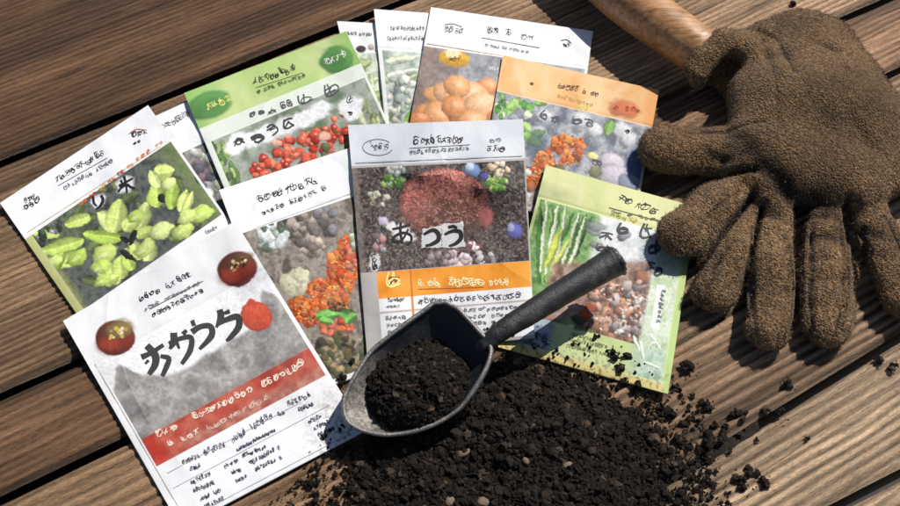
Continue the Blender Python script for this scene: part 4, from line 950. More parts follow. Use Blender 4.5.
def clod(px_, py_, r_px, z0, label, kk):
    rg = np.random.default_rng(kk); c = S(px_, py_, z0); r = cm(r_px)
    m = 5 + kk % 4; off = rg.normal(0, .5, (m, 3)) * r; off[:, 2] = np.abs(off[:, 2]) * .7
    rr = r * rg.uniform(.35, .8, m)
    Pm = c + off; Pm[:, 2] = np.maximum(Pm[:, 2], z0 + rr * .55)
    V, Fc = crumbs(Pm, rr, ICO2, ICO2F, .15)
    k2 = 26; o2 = rg.normal(0, .75, (k2, 3)) * r; o2[:, 2] = np.abs(o2[:, 2]) * .7; r2 = r * rg.uniform(.08, .22, k2); P2 = c + o2; P2[:, 2] = np.minimum(np.maximum(P2[:, 2], z0 + r2 * .5), z0 + r * 1.1)
    V2, F2 = crumbs(P2, r2, ICO, ICOF)
    e = mesh('soil_clod', np.concatenate([V, V2]) - c, np.concatenate([Fc, F2 + len(V)]), SOIL, None, np.concatenate([soilcol(m, 42, .006, .02), soilcol(k2, 12)]), False)
    e.location = tuple(c); tag(e, label, 'soil clod', 'crumbs of soil scattered round the heap')
CL = [(687, 368, 8, 'on the board just right of the yellow-green packet corner'), (708, 407, 6, None), (737, 414, 5.5, None), (788, 384, 5, 'below the longest glove finger'), (766, 412, 4.5, None), (780, 415, 5, None), (715, 425, 4, None), (725, 429, 4.5, None), (709, 443, 7, None), (722, 440, 4.5, None), (681, 442, 6, None), (655, 436, 8, None), (663, 452, 7, None), (645, 471, 7, None), (669, 468, 8, None), (705, 481, 5, None), (742, 483, 6, None), (750, 472, 5, None), (764, 483, 5.5, None), (711, 461, 4, None), (680, 500, 7, None), (892, 368, 5, None), (879, 361, 4.5, None), (807, 438, 3, None), (348, 490, 8, None), (361, 465, 7, None), (367, 498, 6, None), (387, 500, 6, None), (820, 22, 4, None), (793, 5, 4, None), (343, 379, 5, None), (351, 362, 4, None), (613, 355, 6, None), (621, 368, 5.5, None), (624, 382, 4, None), (638, 384, 4, None), (668, 412, 6, None), (692, 396, 3, None), (730, 452, 3, None), (757, 440, 2.5, None)]
def clabel(x, y):
    if y < 60: return 'tiny soil crumb on the bare board above the glove'
    if x > 870: return 'dark soil crumb by the board gap at the right edge below the glove'
    if 600 < x < 645 and y < 392: return 'dark soil crumb lying on the bottom edge of the yellow-green packet'
    if x < 356 and y < 400: return 'dark soil crumb lying beside the left lip of the trowel'
    if x < 400: return 'dark soil clod on bare board at the left end of the soil heap'
    if x > 730 and y > 430: return 'dark soil clod on the lower right board, below the board gap'
    if x > 700 and y < 435: return 'dark soil clod scattered on the board between the heap and the glove fingers'
    if x > 675 and y > 435: return 'dark soil clod close to the board gap right of the heap'
    return 'dark soil clod at the right rim of the soil heap'
for i, (x, y, r_, lb_) in enumerate(CL):
    w_ = S(x, y); zz = float(max(hm_get(w_[0], w_[1]), max(0, soil_h(w_[0], w_[1]))))
    w_ = S(x, y, zz); zz = float(max(hm_get(w_[0], w_[1]), max(0, soil_h(w_[0], w_[1]) - .001)))
    clod(x, y, r_ * .8, zz, 'dark soil clod ' + lb_ if lb_ else clabel(x, y), i + 1)
PB = [(568, 466, 5.5, 'palest stone in the middle of the soil heap'), (450, 501, 5, 'small stone at the bottom edge of the soil, left of another'), (483, 502, 6, 'small whitish stone at the bottom edge of the soil, right of another'), (463, 453, 6, 'tan stone in the soil below the trowel scoop'), (526, 461, 4, 'brownish stone in the soil left of the palest stone'), (406, 451, 5, 'grey stone in the soil right under the trowel lip')]
for i, (x, y, r_, lb_) in enumerate(PB):
    w_ = S(x, y); hh = float(max(soil_h(w_[0], w_[1]), 0)) + .0008; c = S(x, y, hh)
    V, Fc = crumbs(np.zeros((1, 3)), np.array([cm(r_) * .85]), ICO3, ICO3F, .05)
    o = mesh('pebble', V, Fc, PEBBLE, None, None, True); o.location = tuple(c); o.scale = (1.15, .85, .62); o.rotation_euler = (.2, .1, i * 1.3); tag(o, lb_, 'pebble', 'small stones in the soil')

# ================================================================== TROWEL
RIM = [(490, 345, 3.15), (478, 330, 3.35), (463, 314, 3.5), (451, 304.5, 3.55), (440, 302.5, 3.52), (428, 307.5, 3.42), (400, 327.5, 3.1), (372, 351, 2.7), (352, 380, 2.3), (343, 402, 2.0), (347, 420, 1.75), (364, 431, 1.6), (394, 434.5, 1.6), (425, 428, 1.75), (458, 409, 2.15), (480, 380, 2.7), (489, 360, 3.05)]
def spline_closed(P, n):
    P = np.array(P, float); m = len(P); out = []
    for i in range(m):
        p0, p1, p2, p3 = P[i - 1], P[i], P[(i + 1) % m], P[(i + 2) % m]
        for t in np.linspace(0, 1, n, endpoint=False):
            out.append(.5 * (2 * p1 + (p2 - p0) * t + (2 * p0 - 5 * p1 + 4 * p2 - p3) * t * t + (3 * p1 - p0 - 3 * p2 + p3) * t ** 3))
    return np.array(out)
rim_p = spline_closed(RIM, 12); rim = S(rim_p[:, 0], rim_p[:, 1], rim_p[:, 2] / 100)
rim += np.stack([vn(np.arange(len(rim)) / 7., 0 * rim[:, 0], 600 + k) - .5 for k in range(3)], -1) * .0007
cen = S(421, 392, .0105); NR = 30; nk = len(rim)
rr = np.linspace(0, 1, NR)[:, None]
blade = np.empty((NR, nk, 3))
gq = rr ** .82
blade[..., :2] = cen[None, None, :2] + (rim[None, :, :2] - cen[None, None, :2]) * gq[..., None]
blade[..., 2] = cen[2] + (rim[None, :, 2] - cen[2]) * (rr ** 2.3)
blade[..., 2] += .0004 * (fbm(blade[..., 0] / .02, blade[..., 1] / .02, 611, 3) - .5)
cz_ = float(hm_get(cen[:1], cen[1:2])[0])
trowel = empty('hand_trowel', (cen[0], cen[1], 0), 'black iron hand scoop trowel holding soil, lying across the packets', 'trowel')
def tube_rings(pts, rad, k=14, flat=None):
    pts = np.array(pts, float); n = len(pts); T = np.gradient(pts, axis=0); T /= np.linalg.norm(T, axis=1, keepdims=True)
    up = np.array([0, 0, 1.0]); A = np.cross(T, up); A /= np.linalg.norm(A, axis=1, keepdims=True) + 1e-9; B_ = np.cross(A, T)
    th = np.linspace(0, 2 * np.pi, k, endpoint=False); rad = np.broadcast_to(np.asarray(rad, float), (n,))
    R = pts[:, None] + rad[:, None, None] * (np.cos(th)[None, :, None] * A[:, None] + np.sin(th)[None, :, None] * B_[:, None])
    return R
def ring_faces(n, k, off=0, closed=False):
    i = np.arange(n * k).reshape(n, k) + off
    a = i if closed else i[:-1]; b = np.roll(i, -1, 0) if closed else i[1:]
    return np.stack([a, b, np.roll(b, -1, 1), np.roll(a, -1, 1)], -1).reshape(-1, 4)
du = np.gradient(blade, axis=0); dv = np.roll(blade, -1, 1) - np.roll(blade, 1, 1)
nrm = np.cross(dv, du); nl = np.linalg.norm(nrm, axis=-1, keepdims=True); nrm = nrm / np.maximum(nl, 1e-9); nrm[0] = (0, 0, 1)
nrm *= np.where(nrm[..., 2:] < 0, -1, 1)
outer = blade - nrm * .0016
angb = np.arctan2(blade[..., 1] - cen[1], blade[..., 0] - cen[0])
worn = np.clip(.25 + 1.0 * np.cos(angb - math.radians(232)), 0, 1) * sstep(.2, .55, rr) + .0 * angb
Vt = np.concatenate([blade.reshape(-1, 3), outer.reshape(-1, 3)]); m_ = NR * nk
fi = ring_faces(NR, nk); fo = ring_faces(NR, nk, m_)[:, ::-1]
last = np.arange(nk) + (NR - 1) * nk
fl = np.stack([last, np.roll(last, -1), np.roll(last, -1) + m_, last + m_], -1)
mesh('blade', Vt, np.concatenate([fi, fo, fl]), SCOOP, trowel, None, True, {'worn': np.concatenate([worn.ravel(), worn.ravel() * 0])})
# worn lip
rc = rim - np.array([0, 0, .0004]); T = np.roll(rc, -1, 0) - np.roll(rc, 1, 0); T /= np.linalg.norm(T, axis=1, keepdims=True)
A = np.cross(T, (0, 0, 1.)); A /= np.linalg.norm(A, axis=1, keepdims=True); B_ = np.cross(A, T); th = np.linspace(0, 2 * np.pi, 8, endpoint=False)
lip_r = .0010 + .0004 * vn(np.arange(nk) / 5., np.zeros(nk), 640)
LR = rc[:, None] + lip_r[:, None, None] * (np.cos(th)[None, :, None] * A[:, None] + np.sin(th)[None, :, None] * B_[:, None])
mesh('lip', LR.reshape(-1, 3), ring_faces(nk, 8, 0, True), WORN, trowel, None, True)['label'] = 'worn shiny edge of the scoop'
# dusty worn patch inside the lip (left)
# handle
hpts = [S(480, 347, .0255), S(487, 343, .0290), S(495, 336, .0312), S(507, 327, .0325), S(530, 313, .0330), S(560, 294, .0335), S(590, 276, .034), S(608, 265, .0343), S(617, 259.5, .0345)]
hp = []
for i in range(len(hpts) - 1):
    for t in np.linspace(0, 1, 12, endpoint=False): hp.append(hpts[i] * (1 - t) + hpts[i + 1] * t)
hp.append(hpts[-1]); hp = np.array(hp)
for _ in range(6): hp[1:-1] = (hp[:-2] + 2 * hp[1:-1] + hp[2:]) / 4
s_ = np.linspace(0, 1, len(hp))
hr = np.interp(s_, [0, .12, .22, .4, .7, .93, .97, 1], [.0038, .0044, .0046, .0054, .0068, .0080, .0083, .0077])
HR = tube_rings(hp, hr, 28)
hn = fbm(np.repeat(s_[:, None], 28, 1) * 60, np.tile(np.cos(np.linspace(0, 2 * np.pi, 28, endpoint=False)) * 4, (len(hp), 1)), 620, 3) - .5
dirn = HR - hp[:, None]; HR = HR + dirn * (hn * .10)[..., None]
Vh = HR.reshape(-1, 3); nh = len(hp)
e0 = Vh[-28:]; cE = hp[-1]; inner = cE + (e0 - cE) * .62; deep_ = inner - (hp[-1] - hp[-4]) / np.linalg.norm(hp[-1] - hp[-4]) * .010; bot = deep_.mean(0, keepdims=True)
Vh = np.concatenate([Vh, inner, deep_, bot]); base_ = nh * 28
fh = [ring_faces(nh, 28)]
ii = np.arange(28); jj = np.roll(ii, -1)
fh.append(np.stack([base_ - 28 + ii, base_ + ii, base_ + jj, base_ - 28 + jj], -1)); fh.append(np.stack([base_ + ii, base_ + 28 + ii, base_ + 28 + jj, base_ + jj], -1))
fh = np.concatenate(fh); f3 = np.stack([base_ + 28 + ii, np.full(28, base_ + 56), base_ + 28 + jj], -1)
mesh('handle', Vh, [fh, f3], SCOOP, trowel, None, True, {'worn': np.concatenate([(.32 * sstep(.5, .75, fbm(np.arange(nh * 28) // 28 / 6., np.arange(nh * 28) % 28 / 4., 622, 3)) + .35 * sstep(.92, 1, np.repeat(s_, 28))), np.full(57, .2)])})
# frayed worn ring at the handle end
er = tube_rings(hp[-5:], np.array([.0083, .0085, .0085, .0083, .0081]), 28)
er = er + (er - hp[-5:, None]) * (.10 * RNG.normal(0, 1, (5, 28, 1)).clip(-1, 1))
mesh('end_band', er.reshape(-1, 3), ring_faces(5, 28), WORN, trowel, None, True)
# soil in the scoop
NP, NA = 34, 96
ro = np.linspace(0, 1, NP)[:, None]; an = np.linspace(0, 2 * np.pi, NA, endpoint=False)[None]
wob = 1 + .22 * (vn(np.cos(an) * 2 + 5, np.sin(an) * 2 + 5, 651) - .5)
hx = 419 + 57 * ro * wob * np.cos(an); hy = 382 + 48 * ro * wob * np.sin(an)
hz = .0125 + .0150 * (1 - ro ** 2) ** .75 + .004 * (fbm(hx / 14, hy / 14, 653, 3) - .5) + .0012 * (vn(hx / 3, hy / 3, 655) - .5)
HP = S(hx, hy, hz)
Vs = HP.reshape(-1, 3); Fs_ = ring_faces(NP, NA)
N2 = 11000; a_ = RNG.uniform(0, 6.283, N2); q_ = np.sqrt(RNG.random(N2)) * 1.03
w2 = 1 + .22 * (vn(np.cos(a_) * 2 + 5, np.sin(a_) * 2 + 5, 651) - .5)
sx = 419 + 57 * q_ * w2 * np.cos(a_); sy = 382 + 48 * q_ * w2 * np.sin(a_)
sz = .0125 + .0150 * np.clip(1 - q_ ** 2, 0, 1) ** .75 + .004 * (fbm(sx / 14, sy / 14, 653, 3) - .5)
r2 = np.exp(RNG.normal(math.log(.00068), .45, N2)).clip(.0003, .0022)
Vc2, Fc2 = crumbs(S(sx, sy, sz + r2 * .2), r2, ICO, ICOF)
so = mesh('soil', np.concatenate([Vs, Vc2]), [Fs_, Fc2 + len(Vs)], SOIL, None, np.concatenate([np.tile([.02, .015, .011], (len(Vs), 1)), soilcol(N2, 12)]), False)
tag(so, 'small mound of dark soil filling the trowel scoop', 'soil', None, 'stuff')

# ================================================================== WOODEN TOOL HANDLE
wp = [S(466, -150, .0185), S(558, -62, .0185), S(624, -3, .0185), S(662, 25, .020), S(694, 47, .020), S(705, 54, .020)]
wq = []
for i in range(len(wp) - 1):
    for t in np.linspace(0, 1, 14, endpoint=False): wq.append(wp[i] * (1 - t) + wp[i + 1] * t)
wq.append(wp[-1]); wq = np.array(wq)
for _ in range(10): wq[1:-1] = (wq[:-2] + 2 * wq[1:-1] + wq[2:]) / 4
sw = np.linspace(0, 1, len(wq)); wr = np.interp(sw, [0, .5, .85, .985, 1], [.0170, .0158, .0142, .0136, .0118])
WR = tube_rings(wq, wr, 40); dw = WR - wq[:, None]
WR = WR + dw * (.05 * (fbm(np.repeat(sw[:, None], 40, 1) * 9, np.tile(np.cos(np.linspace(0, 2 * np.pi, 40, endpoint=False)) * 5, (len(wq), 1)), 660, 3) - .5))[..., None]
nW = len(wq); Vw = np.concatenate([WR.reshape(-1, 3), wq[-1:], wq[:1]])
ii = np.arange(40); jj = np.roll(ii, -1)
f3 = np.concatenate([np.stack([(nW - 1) * 40 + ii, np.full(40, nW * 40), (nW - 1) * 40 + jj], -1), np.stack([jj, np.full(40, nW * 40 + 1), ii], -1)])
o = mesh('tool_handle', Vw, [ring_faces(nW, 40), f3], STICK, None, None, True)
tag(o, 'round brown wooden tool handle reaching in from the top edge beside the glove', 'tool handle')

# ================================================================== GLOVE (signed distance field -> surface nets)
VX = .00115
A0 = S(640, 370); A1 = S(960, -20)
xs = np.arange(S(625, 150)[0] - .01, .335, VX); ys = np.arange(S(770, 365)[1] - .012, S(800, 5)[1] + .02, VX); zs = np.arange(-.004, .060, VX)
GXX, GYY, GZZ = np.meshgrid(xs.astype(np.float32), ys.astype(np.float32), zs.astype(np.float32), indexing='ij')
SQ = .66
def cone(a, b, ra, rb):
    a = np.array(a); b = np.array(b); d = b - a; L2 = d @ d
    t = ((GXX - a[0]) * d[0] + (GYY - a[1]) * d[1] + (GZZ - a[2]) / SQ ** 2 * d[2]) / (d[0] ** 2 + d[1] ** 2 + d[2] ** 2 / SQ ** 2)
    t = np.clip(t, 0, 1)
    return np.sqrt((GXX - a[0] - t * d[0]) ** 2 + (GYY - a[1] - t * d[1]) ** 2 + ((GZZ - a[2] - t * d[2]) / SQ) ** 2) - (ra + (rb - ra) * t)
def smin(a, b, k):
    h = np.clip(.5 + .5 * (b - a) / k, 0, 1); return b * (1 - h) + a * h - k * h * (1 - h)
def chain(pts, k=.004):
    """pts: px, py, z(cm), r(cm)"""
    d = None
    for (x0, y0, z0, r0), (x1, y1, z1, r1) in zip(pts[:-1], pts[1:]):
        c = cone(S(x0, y0, z0 / 100), S(x1, y1, z1 / 100), r0 / 100, r1 / 100)
        d = c if d is None else smin(d, c, k)
    return d
FING = {
 'a': [(762, 148, 1.6, 1.6), (715, 151, 1.3, 1.62), (667, 149, 1.15, 1.62)],
 'b': [(744, 184, 1.5, 1.1), (715, 208, 1.4, 1.36), (683, 234, 1.25, 1.42)],
 'c': [(750, 215, 1.0, 1.0), (730, 256, .9, 1.46), (715, 289, .8, 1.36)],
 'd': [(776, 210, 1.2, 1.12), (771, 270, 1.0, 1.40), (769, 327, .85, 1.32)],
 'e': [(825, 206, 1.3, 1.12), (829, 270, 1.0, 1.40), (827, 325, .85, 1.32)],
 'f': [(862, 196, 1.4, 1.0), (880, 240, 1.15, 1.25), (905, 298, .9, 1.25)],
}
palm = chain([(800, 50, 1.7, 2.2), (775, 100, 1.9, 2.5), (765, 150, 1.8, 2.2), (755, 180, 1.6, 1.2)], .012)
for pts in ([(815, 45, 1.5, 2.0), (800, 110, 2.1, 2.8), (790, 165, 1.9, 2.0), (778, 200, 1.6, 1.1)], [(830, 55, 1.4, 1.9), (835, 110, 2.0, 2.7), (830, 160, 1.9, 2.0), (824, 196, 1.7, 1.1)], [(845, 80, 1.2, 1.6), (862, 130, 1.7, 2.3), (868, 165, 1.7, 1.7), (862, 188, 1.7, 1.0)], [(845, 70, 1.1, 1.5), (880, 130, 1.4, 1.7), (905, 165, 1.4, 1.7)], [(768, 42, 1.3, 1.5), (800, 32, 1.2, 1.4), (832, 38, 1.1, 1.2)], [(745, 160, 1.6, 1.6), (790, 165, 1.9, 2.0), (850, 180, 1.8, 1.8)]):
    palm = smin(palm, chain(pts, .012), .012)
sdf = palm
for k_, pts in FING.items(): sdf = smin(sdf, chain(pts, .006), .0022)
# rolled opening at the upper left
lump = chain([(697, 82, 1.6, .50), (697, 70, 2.2, .66), (707, 54, 2.7, .72), (724, 42, 3.0, .78), (745, 43, 3.0, .85), (762, 60, 2.6, 1.0), (770, 86, 2.3, 1.2)], .005)
sdf = smin(sdf, lump, .005)
sdf = smin(sdf, chain([(714, 76, .2, .9), (733, 66, .9, 1.1), (738, 84, .5, 1.2), (742, 98, .3, 1.0)], .004), .003)
def wrinkle(px0, py0, px1, py1, depth, width, z=.02):
    a, b = S(px0, py0, z)[:2], S(px1, py1, z)[:2]; d = b - a; L2 = d @ d
    t = np.clip(((GXX[:, :, 0] - a[0]) * d[0] + (GYY[:, :, 0] - a[1]) * d[1]) / L2, 0, 1)
    r = np.hypot(GXX[:, :, 0] - a[0] - t * d[0], GYY[:, :, 0] - a[1] - t * d[1]) + .0015 * (vn(GXX[:, :, 0] / .008, GYY[:, :, 0] / .008, 701) - .5)
    return depth * np.exp(-(r / width) ** 2) * np.sin(np.pi * np.clip(t, .03, .97)) ** .5
w2d = np.zeros(GXX.shape[:2])
for a in ((748, 152, 800, 192, .0042, .0045, .03), (796, 190, 852, 192, .0045, .006, .03), (690, 150, 760, 158, .0015, .003, .025), (735, 130, 760, 152, .0018, .003, .03), (720, 140, 750, 146, .0012, .0025, .03), (760, 230, 800, 236, .0012, .004, .02), (810, 232, 840, 236, .0022, .003, .02), (700, 142, 745, 166, .0020, .0025, .025), (752, 205, 790, 216, .0030, .003, .022), (806, 210, 846, 214, .0028, .003, .022), (790, 40, 806, 92, .0016, .003, .04), (842, 110, 890, 160, .0020, .0035, .035), (806, 255, 846, 258, .0016, .003, .02), (808, 278, 846, 276, .0012, .003, .02), (806, 300, 846, 304, .0010, .003, .02), (860, 225, 885, 236, .0016, .003, .02), (862, 242, 892, 256, .0012, .003, .02), (766, 34, 775, 92, .0018, .0022, .035), (775, 92, 782, 130, .0012, .002, .04), (806, 40, 850, 60, .0022, .0035, .03), (830, 60, 862, 92, .0018, .003, .03), (780, 70, 840, 120, .0010, .006, .04), (820, 100, 880, 150, .0012, .006, .04), (752, 262, 792, 266, .0008, .003, .02)):
    w2d = w2d + wrinkle(*a)
w2d = w2d + .0042 * (fbm(GXX[:, :, 0] / .030, GYY[:, :, 0] / .030, 711, 3) - .5) + .0005 * (vn(GXX[:, :, 0] / .0045, GYY[:, :, 0] / .0045, 713) - .5)
def seam_cut(pts, depth=.0022, width=.0011, z=.018):
    m = 0
    for (x0, y0), (x1, y1) in zip(pts[:-1], pts[1:]):
        a, b = S(x0, y0, z)[:2], S(x1, y1, z)[:2]; d = b - a
        t = np.clip(((GXX[:, :, 0] - a[0]) * d[0] + (GYY[:, :, 0] - a[1]) * d[1]) / (d @ d), 0, 1)
        m = np.maximum(m, np.exp(-(((GXX[:, :, 0] - a[0] - t * d[0]) ** 2 + (GYY[:, :, 0] - a[1] - t * d[1]) ** 2) / width ** 2)))
    return depth * m
CUTS = [[(757, 228), (755, 262), (754, 300), (758, 332)], [(785, 238), (788, 280), (786, 315), (779, 338)], [(814, 222), (812, 262), (812, 300), (816, 332)], [(841, 222), (844, 262), (843, 300), (837, 332)], [(734, 240), (716, 266), (706, 294)], [(888, 222), (900, 246), (912, 275)], [(864, 226), (873, 262), (888, 300)], [(757, 34), (770, 48), (779, 72), (784, 98)], [(736, 196), (708, 218), (684, 246)], [(758, 140), (720, 138), (684, 136)]]
for a in CUTS: w2d = w2d + seam_cut(a)
for a, dp, wd in (([(752, 196), (728, 226), (702, 262), (690, 280)], .009, .0013), ([(764, 205), (756, 232), (750, 262), (748, 310)], .008, .0011), ([(799, 205), (799, 240), (798, 300), (797, 340)], .011, .0015), ([(846, 205), (852, 240), (862, 290)], .006, .0015), ([(700, 178), (730, 176), (752, 178)], (.005), .0018)):
    w2d = w2d + seam_cut(a, dp, wd)
sdf = sdf + (w2d[:, :, None] * np.clip(GZZ / .012, 0, 1))
sdf = sdf + .00055 * (vn(GXX / .0026 + GZZ / .0021, GYY / .0026 - GZZ / .0017, 715) - .5)
sdf = np.maximum(sdf, .0006 - GZZ)
def surface_nets(f, o, h):
    ins = f < 0; nx, ny, nz = f.shape
    cnt = np.zeros((nx - 1, ny - 1, nz - 1), np.int32); sl = {0: slice(0, -1), 1: slice(1, None)}
    for a in (0, 1):
        for b in (0, 1):
            for c in (0, 1): cnt += ins[sl[a], sl[b], sl[c]]
    act = (cnt > 0) & (cnt < 8); I, J, K = np.nonzero(act); n = len(I)
    acc = np.zeros((n, 3)); w = np.zeros(n); corners = [(a, b, c) for a in (0, 1) for b in (0, 1) for c in (0, 1)]
    for p_ in corners:
        for ax in range(3):
            if p_[ax]: continue
            q_ = list(p_); q_[ax] = 1
            fa = f[I + p_[0], J + p_[1], K + p_[2]]; fb = f[I + q_[0], J + q_[1], K + q_[2]]; m = (fa < 0) != (fb < 0)
            t = np.where(m, fa / np.where(m, fa - fb, 1), 0); pos = np.tile(np.array(p_, float), (n, 1)); pos[:, ax] += t
            acc[m] += pos[m]; w += m
    V = (np.stack([I, J, K], -1) + acc / w[:, None]) * h + np.array(o)
    idx = -np.ones(act.shape, np.int64); idx[I, J, K] = np.arange(n); Fq = []
    for ax in range(3):
        a, b = [(1, 2), (2, 0), (0, 1)][ax]
        s0 = [slice(None)] * 3; s1 = [slice(None)] * 3; s0[ax] = slice(0, -1); s1[ax] = slice(1, None)
        x = ins[tuple(s0)] != ins[tuple(s1)]; g = np.array(np.nonzero(x))
        ok = (g[a] > 0) & (g[b] > 0) & (g[a] < f.shape[a] - 1) & (g[b] < f.shape[b] - 1); g = g[:, ok]
        def at(da, db):
            e = g.copy(); e[a] -= da; e[b] -= db; return idx[e[0], e[1], e[2]]
        q = np.stack([at(1, 1), at(0, 1), at(0, 0), at(1, 0)], -1)
        inside_first = ins[g[0], g[1], g[2]]; q[~inside_first] = q[~inside_first][:, ::-1]; Fq.append(q)
    Fq = np.concatenate(Fq); return V, Fq[(Fq >= 0).all(1)]
GV, GF = surface_nets(sdf, (xs[0], ys[0], zs[0]), VX)
# top height of the glove, for laying the seams on it
topz = np.where((sdf < 0).any(2), zs[len(zs) - 1 - np.argmax((sdf < 0)[:, :, ::-1], axis=2)], 0)
def gtop(x, y):
    i = np.clip(((x - xs[0]) / VX).round().astype(int), 0, len(xs) - 1); j = np.clip(((y - ys[0]) / VX).round().astype(int), 0, len(ys) - 1); return topz[i, j]
# vertex normals for fibres
e1 = GV[GF[:, 1]] - GV[GF[:, 0]]; e2 = GV[GF[:, 2]] - GV[GF[:, 0]]; fn = np.cross(e1, e2)
vnm = np.zeros_like(GV)
for k_ in range(4): np.add.at(vnm, GF[:, k_], fn)
vnm /= np.linalg.norm(vnm, axis=1, keepdims=True) + 1e-12
for k_ in range(2):                                               # light smoothing
    acc = np.zeros_like(GV); c_ = np.zeros(len(GV))
    for a, b in ((0, 1), (1, 2), (2, 3), (3, 0)):
        np.add.at(acc, GF[:, a], GV[GF[:, b]]); np.add.at(acc, GF[:, b], GV[GF[:, a]]); np.add.at(c_, GF[:, a], 1); np.add.at(c_, GF[:, b], 1)
    GV = GV * .5 + .5 * acc / c_[:, None]
gt = fbm(GV[:, 0] / .03, GV[:, 1] / .03, 721, 3); gs = vn(GV[:, 0] / .0016 + GV[:, 2] / .0013, GV[:, 1] / .0016, 723)
pm_a, pm_b = S(800, 110, .03), .052
pmk = sstep(.075, .045, np.hypot(GV[:, 0] - pm_a[0], (GV[:, 1] - pm_a[1]) * .9))
gi = np.clip(((GV[:, 0] - xs[0]) / VX).round().astype(int), 0, len(xs) - 1); gj = np.clip(((GV[:, 1] - ys[0]) / VX).round().astype(int), 0, len(ys) - 1)
crease = np.clip(1 - .75 * np.clip((w2d[gi, gj] - .0006) / .0026, 0, 1), .2, 1)  # shade of folds, seams and finger gaps painted into the cloth colour
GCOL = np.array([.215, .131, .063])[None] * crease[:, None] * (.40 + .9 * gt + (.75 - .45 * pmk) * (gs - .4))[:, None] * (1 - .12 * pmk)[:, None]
nf = 120000; sel = RNG.integers(0, len(GV), nf); sel = sel[GV[sel, 2] > .001]; nf = len(sel)
b0_ = GV[sel] + RNG.normal(0, VX * .4, (nf, 3)); d_ = vnm[sel] + RNG.normal(0, .75, (nf, 3)); d_ /= np.linalg.norm(d_, axis=1, keepdims=True)
side_ = np.cross(d_, RNG.normal(size=(nf, 3))); side_ /= np.linalg.norm(side_, axis=1, keepdims=True)
ln = RNG.uniform(.0005, .0013, nf)[:, None] * (1 - .45 * pmk[sel])[:, None]; bend = RNG.normal(0, .35, (nf, 3)) * ln
w_ = .00009
FV = np.stack([b0_ - side_ * w_ - d_ * .0003, b0_ + side_ * w_ - d_ * .0003, b0_ + d_ * ln * .6 + side_ * w_ * .8 + bend * .4, b0_ + d_ * ln + bend], 1)
fc_ = GCOL[sel] * RNG.uniform(.6, 2.1, nf)[:, None]; lightf = RNG.random(nf) < .16; fc_[lightf] = np.array([.42, .31, .18]) * RNG.uniform(.6, 1.1, (lightf.sum(), 1))
ft = (np.arange(nf) * 4)[:, None] + len(GV)
fF = np.concatenate([ft + np.array([[0, 1, 2]]), ft + np.array([[0, 2, 3]])])
gc = S(800, 180); glove = empty('work_glove', (gc[0], gc[1], 0), 'thick fuzzy brown work glove lying palm down with spread fingers at the right', 'glove')
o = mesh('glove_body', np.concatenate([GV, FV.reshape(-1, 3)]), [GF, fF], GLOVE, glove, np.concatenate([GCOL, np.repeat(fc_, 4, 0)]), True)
# stitched seams: a raised ridge with separate stitches, laid along the fingers
def on_glove(pts, step=.0016):
    P = np.array(pts, float); out = []
    for i in range(len(P) - 1):
        p0, p1, p2, p3 = P[max(i - 1, 0)], P[i], P[i + 1], P[min(i + 2, len(P) - 1)]
        for t in np.linspace(0, 1, 26, endpoint=False): out.append(.5 * (2 * p1 + (p2 - p0) * t + (2 * p0 - 5 * p1 + 4 * p2 - p3) * t * t + (3 * p1 - p0 - 3 * p2 + p3) * t ** 3))
    Q = np.array(out); z = np.full(len(Q), .02)
    for _ in range(8):
        w = S(Q[:, 0], Q[:, 1], z); z = .5 * z + .5 * np.maximum(gtop(w[:, 0], w[:, 1]), .004)
    for _ in range(4): z[1:-1] = (z[:-2] + 2 * z[1:-1] + z[2:]) / 4
    return S(Q[:, 0], Q[:, 1], z)
SEAMS = [[(752, 229), (750, 262), (749, 300), (753, 330)], [(790, 245), (793, 280), (791, 315), (784, 338)], [(808, 225), (806, 262), (806, 300), (810, 330)], [(846, 225), (849, 262), (848, 300), (842, 330)], [(728, 245), (710, 268), (700, 295)], [(884, 215), (898, 240), (912, 275)], [(858, 228), (868, 262), (884, 300)], [(752, 32), (766, 46), (775, 70), (780, 96)], [(730, 200), (704, 222), (680, 250)]]
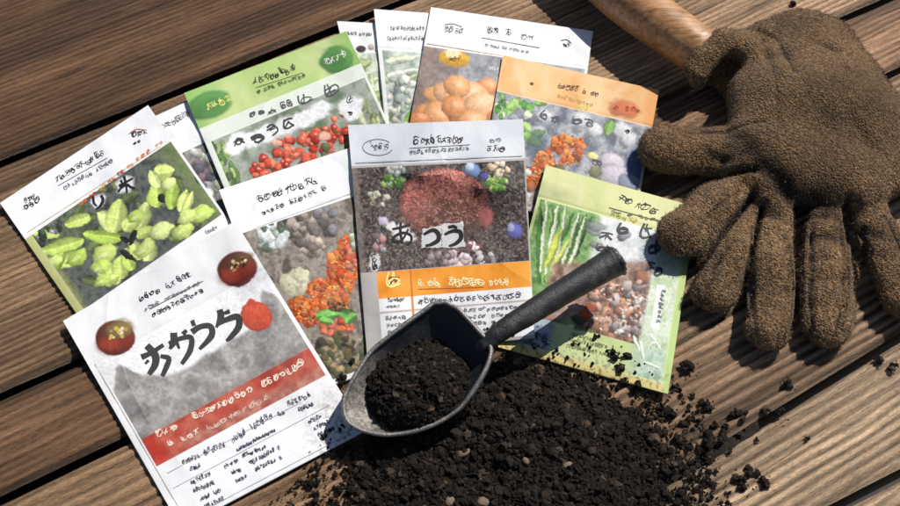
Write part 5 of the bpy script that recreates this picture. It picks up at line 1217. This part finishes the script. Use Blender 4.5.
for pts in SEAMS:
    P = on_glove(pts); n_ = len(P)
    R = tube_rings(P - np.array([0, 0, .0003]), 0.0011 + .0003 * vn(np.arange(n_) / 3., np.zeros(n_), 731), 7)
    V = [R.reshape(-1, 3)]; Fq = [ring_faces(n_, 7)]; cols = [np.tile(np.array([.13, .082, .043]), (n_ * 7, 1))]
    sm = mesh('seam', V[0], Fq[0], GLOVE, glove, cols[0], True)
    sv = []; sfc = []; off = 0
    d = np.concatenate([[0], np.cumsum(np.linalg.norm(np.diff(P, axis=0), axis=1))])
    for sdist in np.arange(.001, d[-1] - .002, .0030):
        a = np.array([np.interp(sdist, d, P[:, k]) for k in range(3)]); b = np.array([np.interp(sdist + .0018, d, P[:, k]) for k in range(3)])
        mid_ = (a + b) / 2 + np.array([0, 0, .0009]); r_ = tube_rings(np.array([a + (0, 0, .0004), mid_, b + (0, 0, .0004)]), [.0002, .00036, .0002], 5)
        sv.append(r_.reshape(-1, 3)); sfc.append(ring_faces(3, 5, off)); off += 15
    if sv: mesh('stitching', np.concatenate(sv), np.concatenate(sfc), THREAD, sm, None, True)
del GXX, GYY, GZZ, sdf

# ================================================================== CAMERA, SKY, SUN
cam = bpy.data.cameras.new('camera'); co_ = bpy.data.objects.new('camera', cam); COL.objects.link(co_)
cam.sensor_width = 36; cam.lens = 36 * F / 900; cam.clip_start = .01; cam.clip_end = 60
co_.location = tuple(CAM); co_.rotation_euler = (math.pi / 2 - TILT, 0, 0)
cam.dof.use_dof = True; cam.dof.focus_distance = D; cam.dof.aperture_fstop = 20
scene.camera = co_
ELEV = math.radians(51); AZX, AZY = .70, .714
rot = math.atan2(AZX, AZY)
w = bpy.data.worlds.new('World'); scene.world = w; w.use_nodes = True; nt = w.node_tree
sky = nt.nodes.new('ShaderNodeTexSky'); sky.sky_type = 'NISHITA'; sky.sun_disc = False; sky.sun_elevation = ELEV; sky.sun_rotation = rot
bg = nt.nodes['Background']; bg.inputs['Strength'].default_value = .06; nt.links.new(sky.outputs[0], bg.inputs['Color'])
from mathutils import Vector
su = bpy.data.lights.new('sun', 'SUN'); su.energy = 5.0; su.angle = math.radians(.55); su.color = (1, .95, .88)
so_ = bpy.data.objects.new('sun', su); COL.objects.link(so_)
dv_ = Vector((AZX * math.cos(ELEV), AZY * math.cos(ELEV), math.sin(ELEV)))
so_.rotation_euler = dv_.to_track_quat('Z', 'Y').to_euler(); so_.location = (1, 1, 1.4)
scene.view_settings.view_transform = 'Standard'; scene.view_settings.look = 'None'; scene.view_settings.exposure = 0; scene.view_settings.gamma = 1
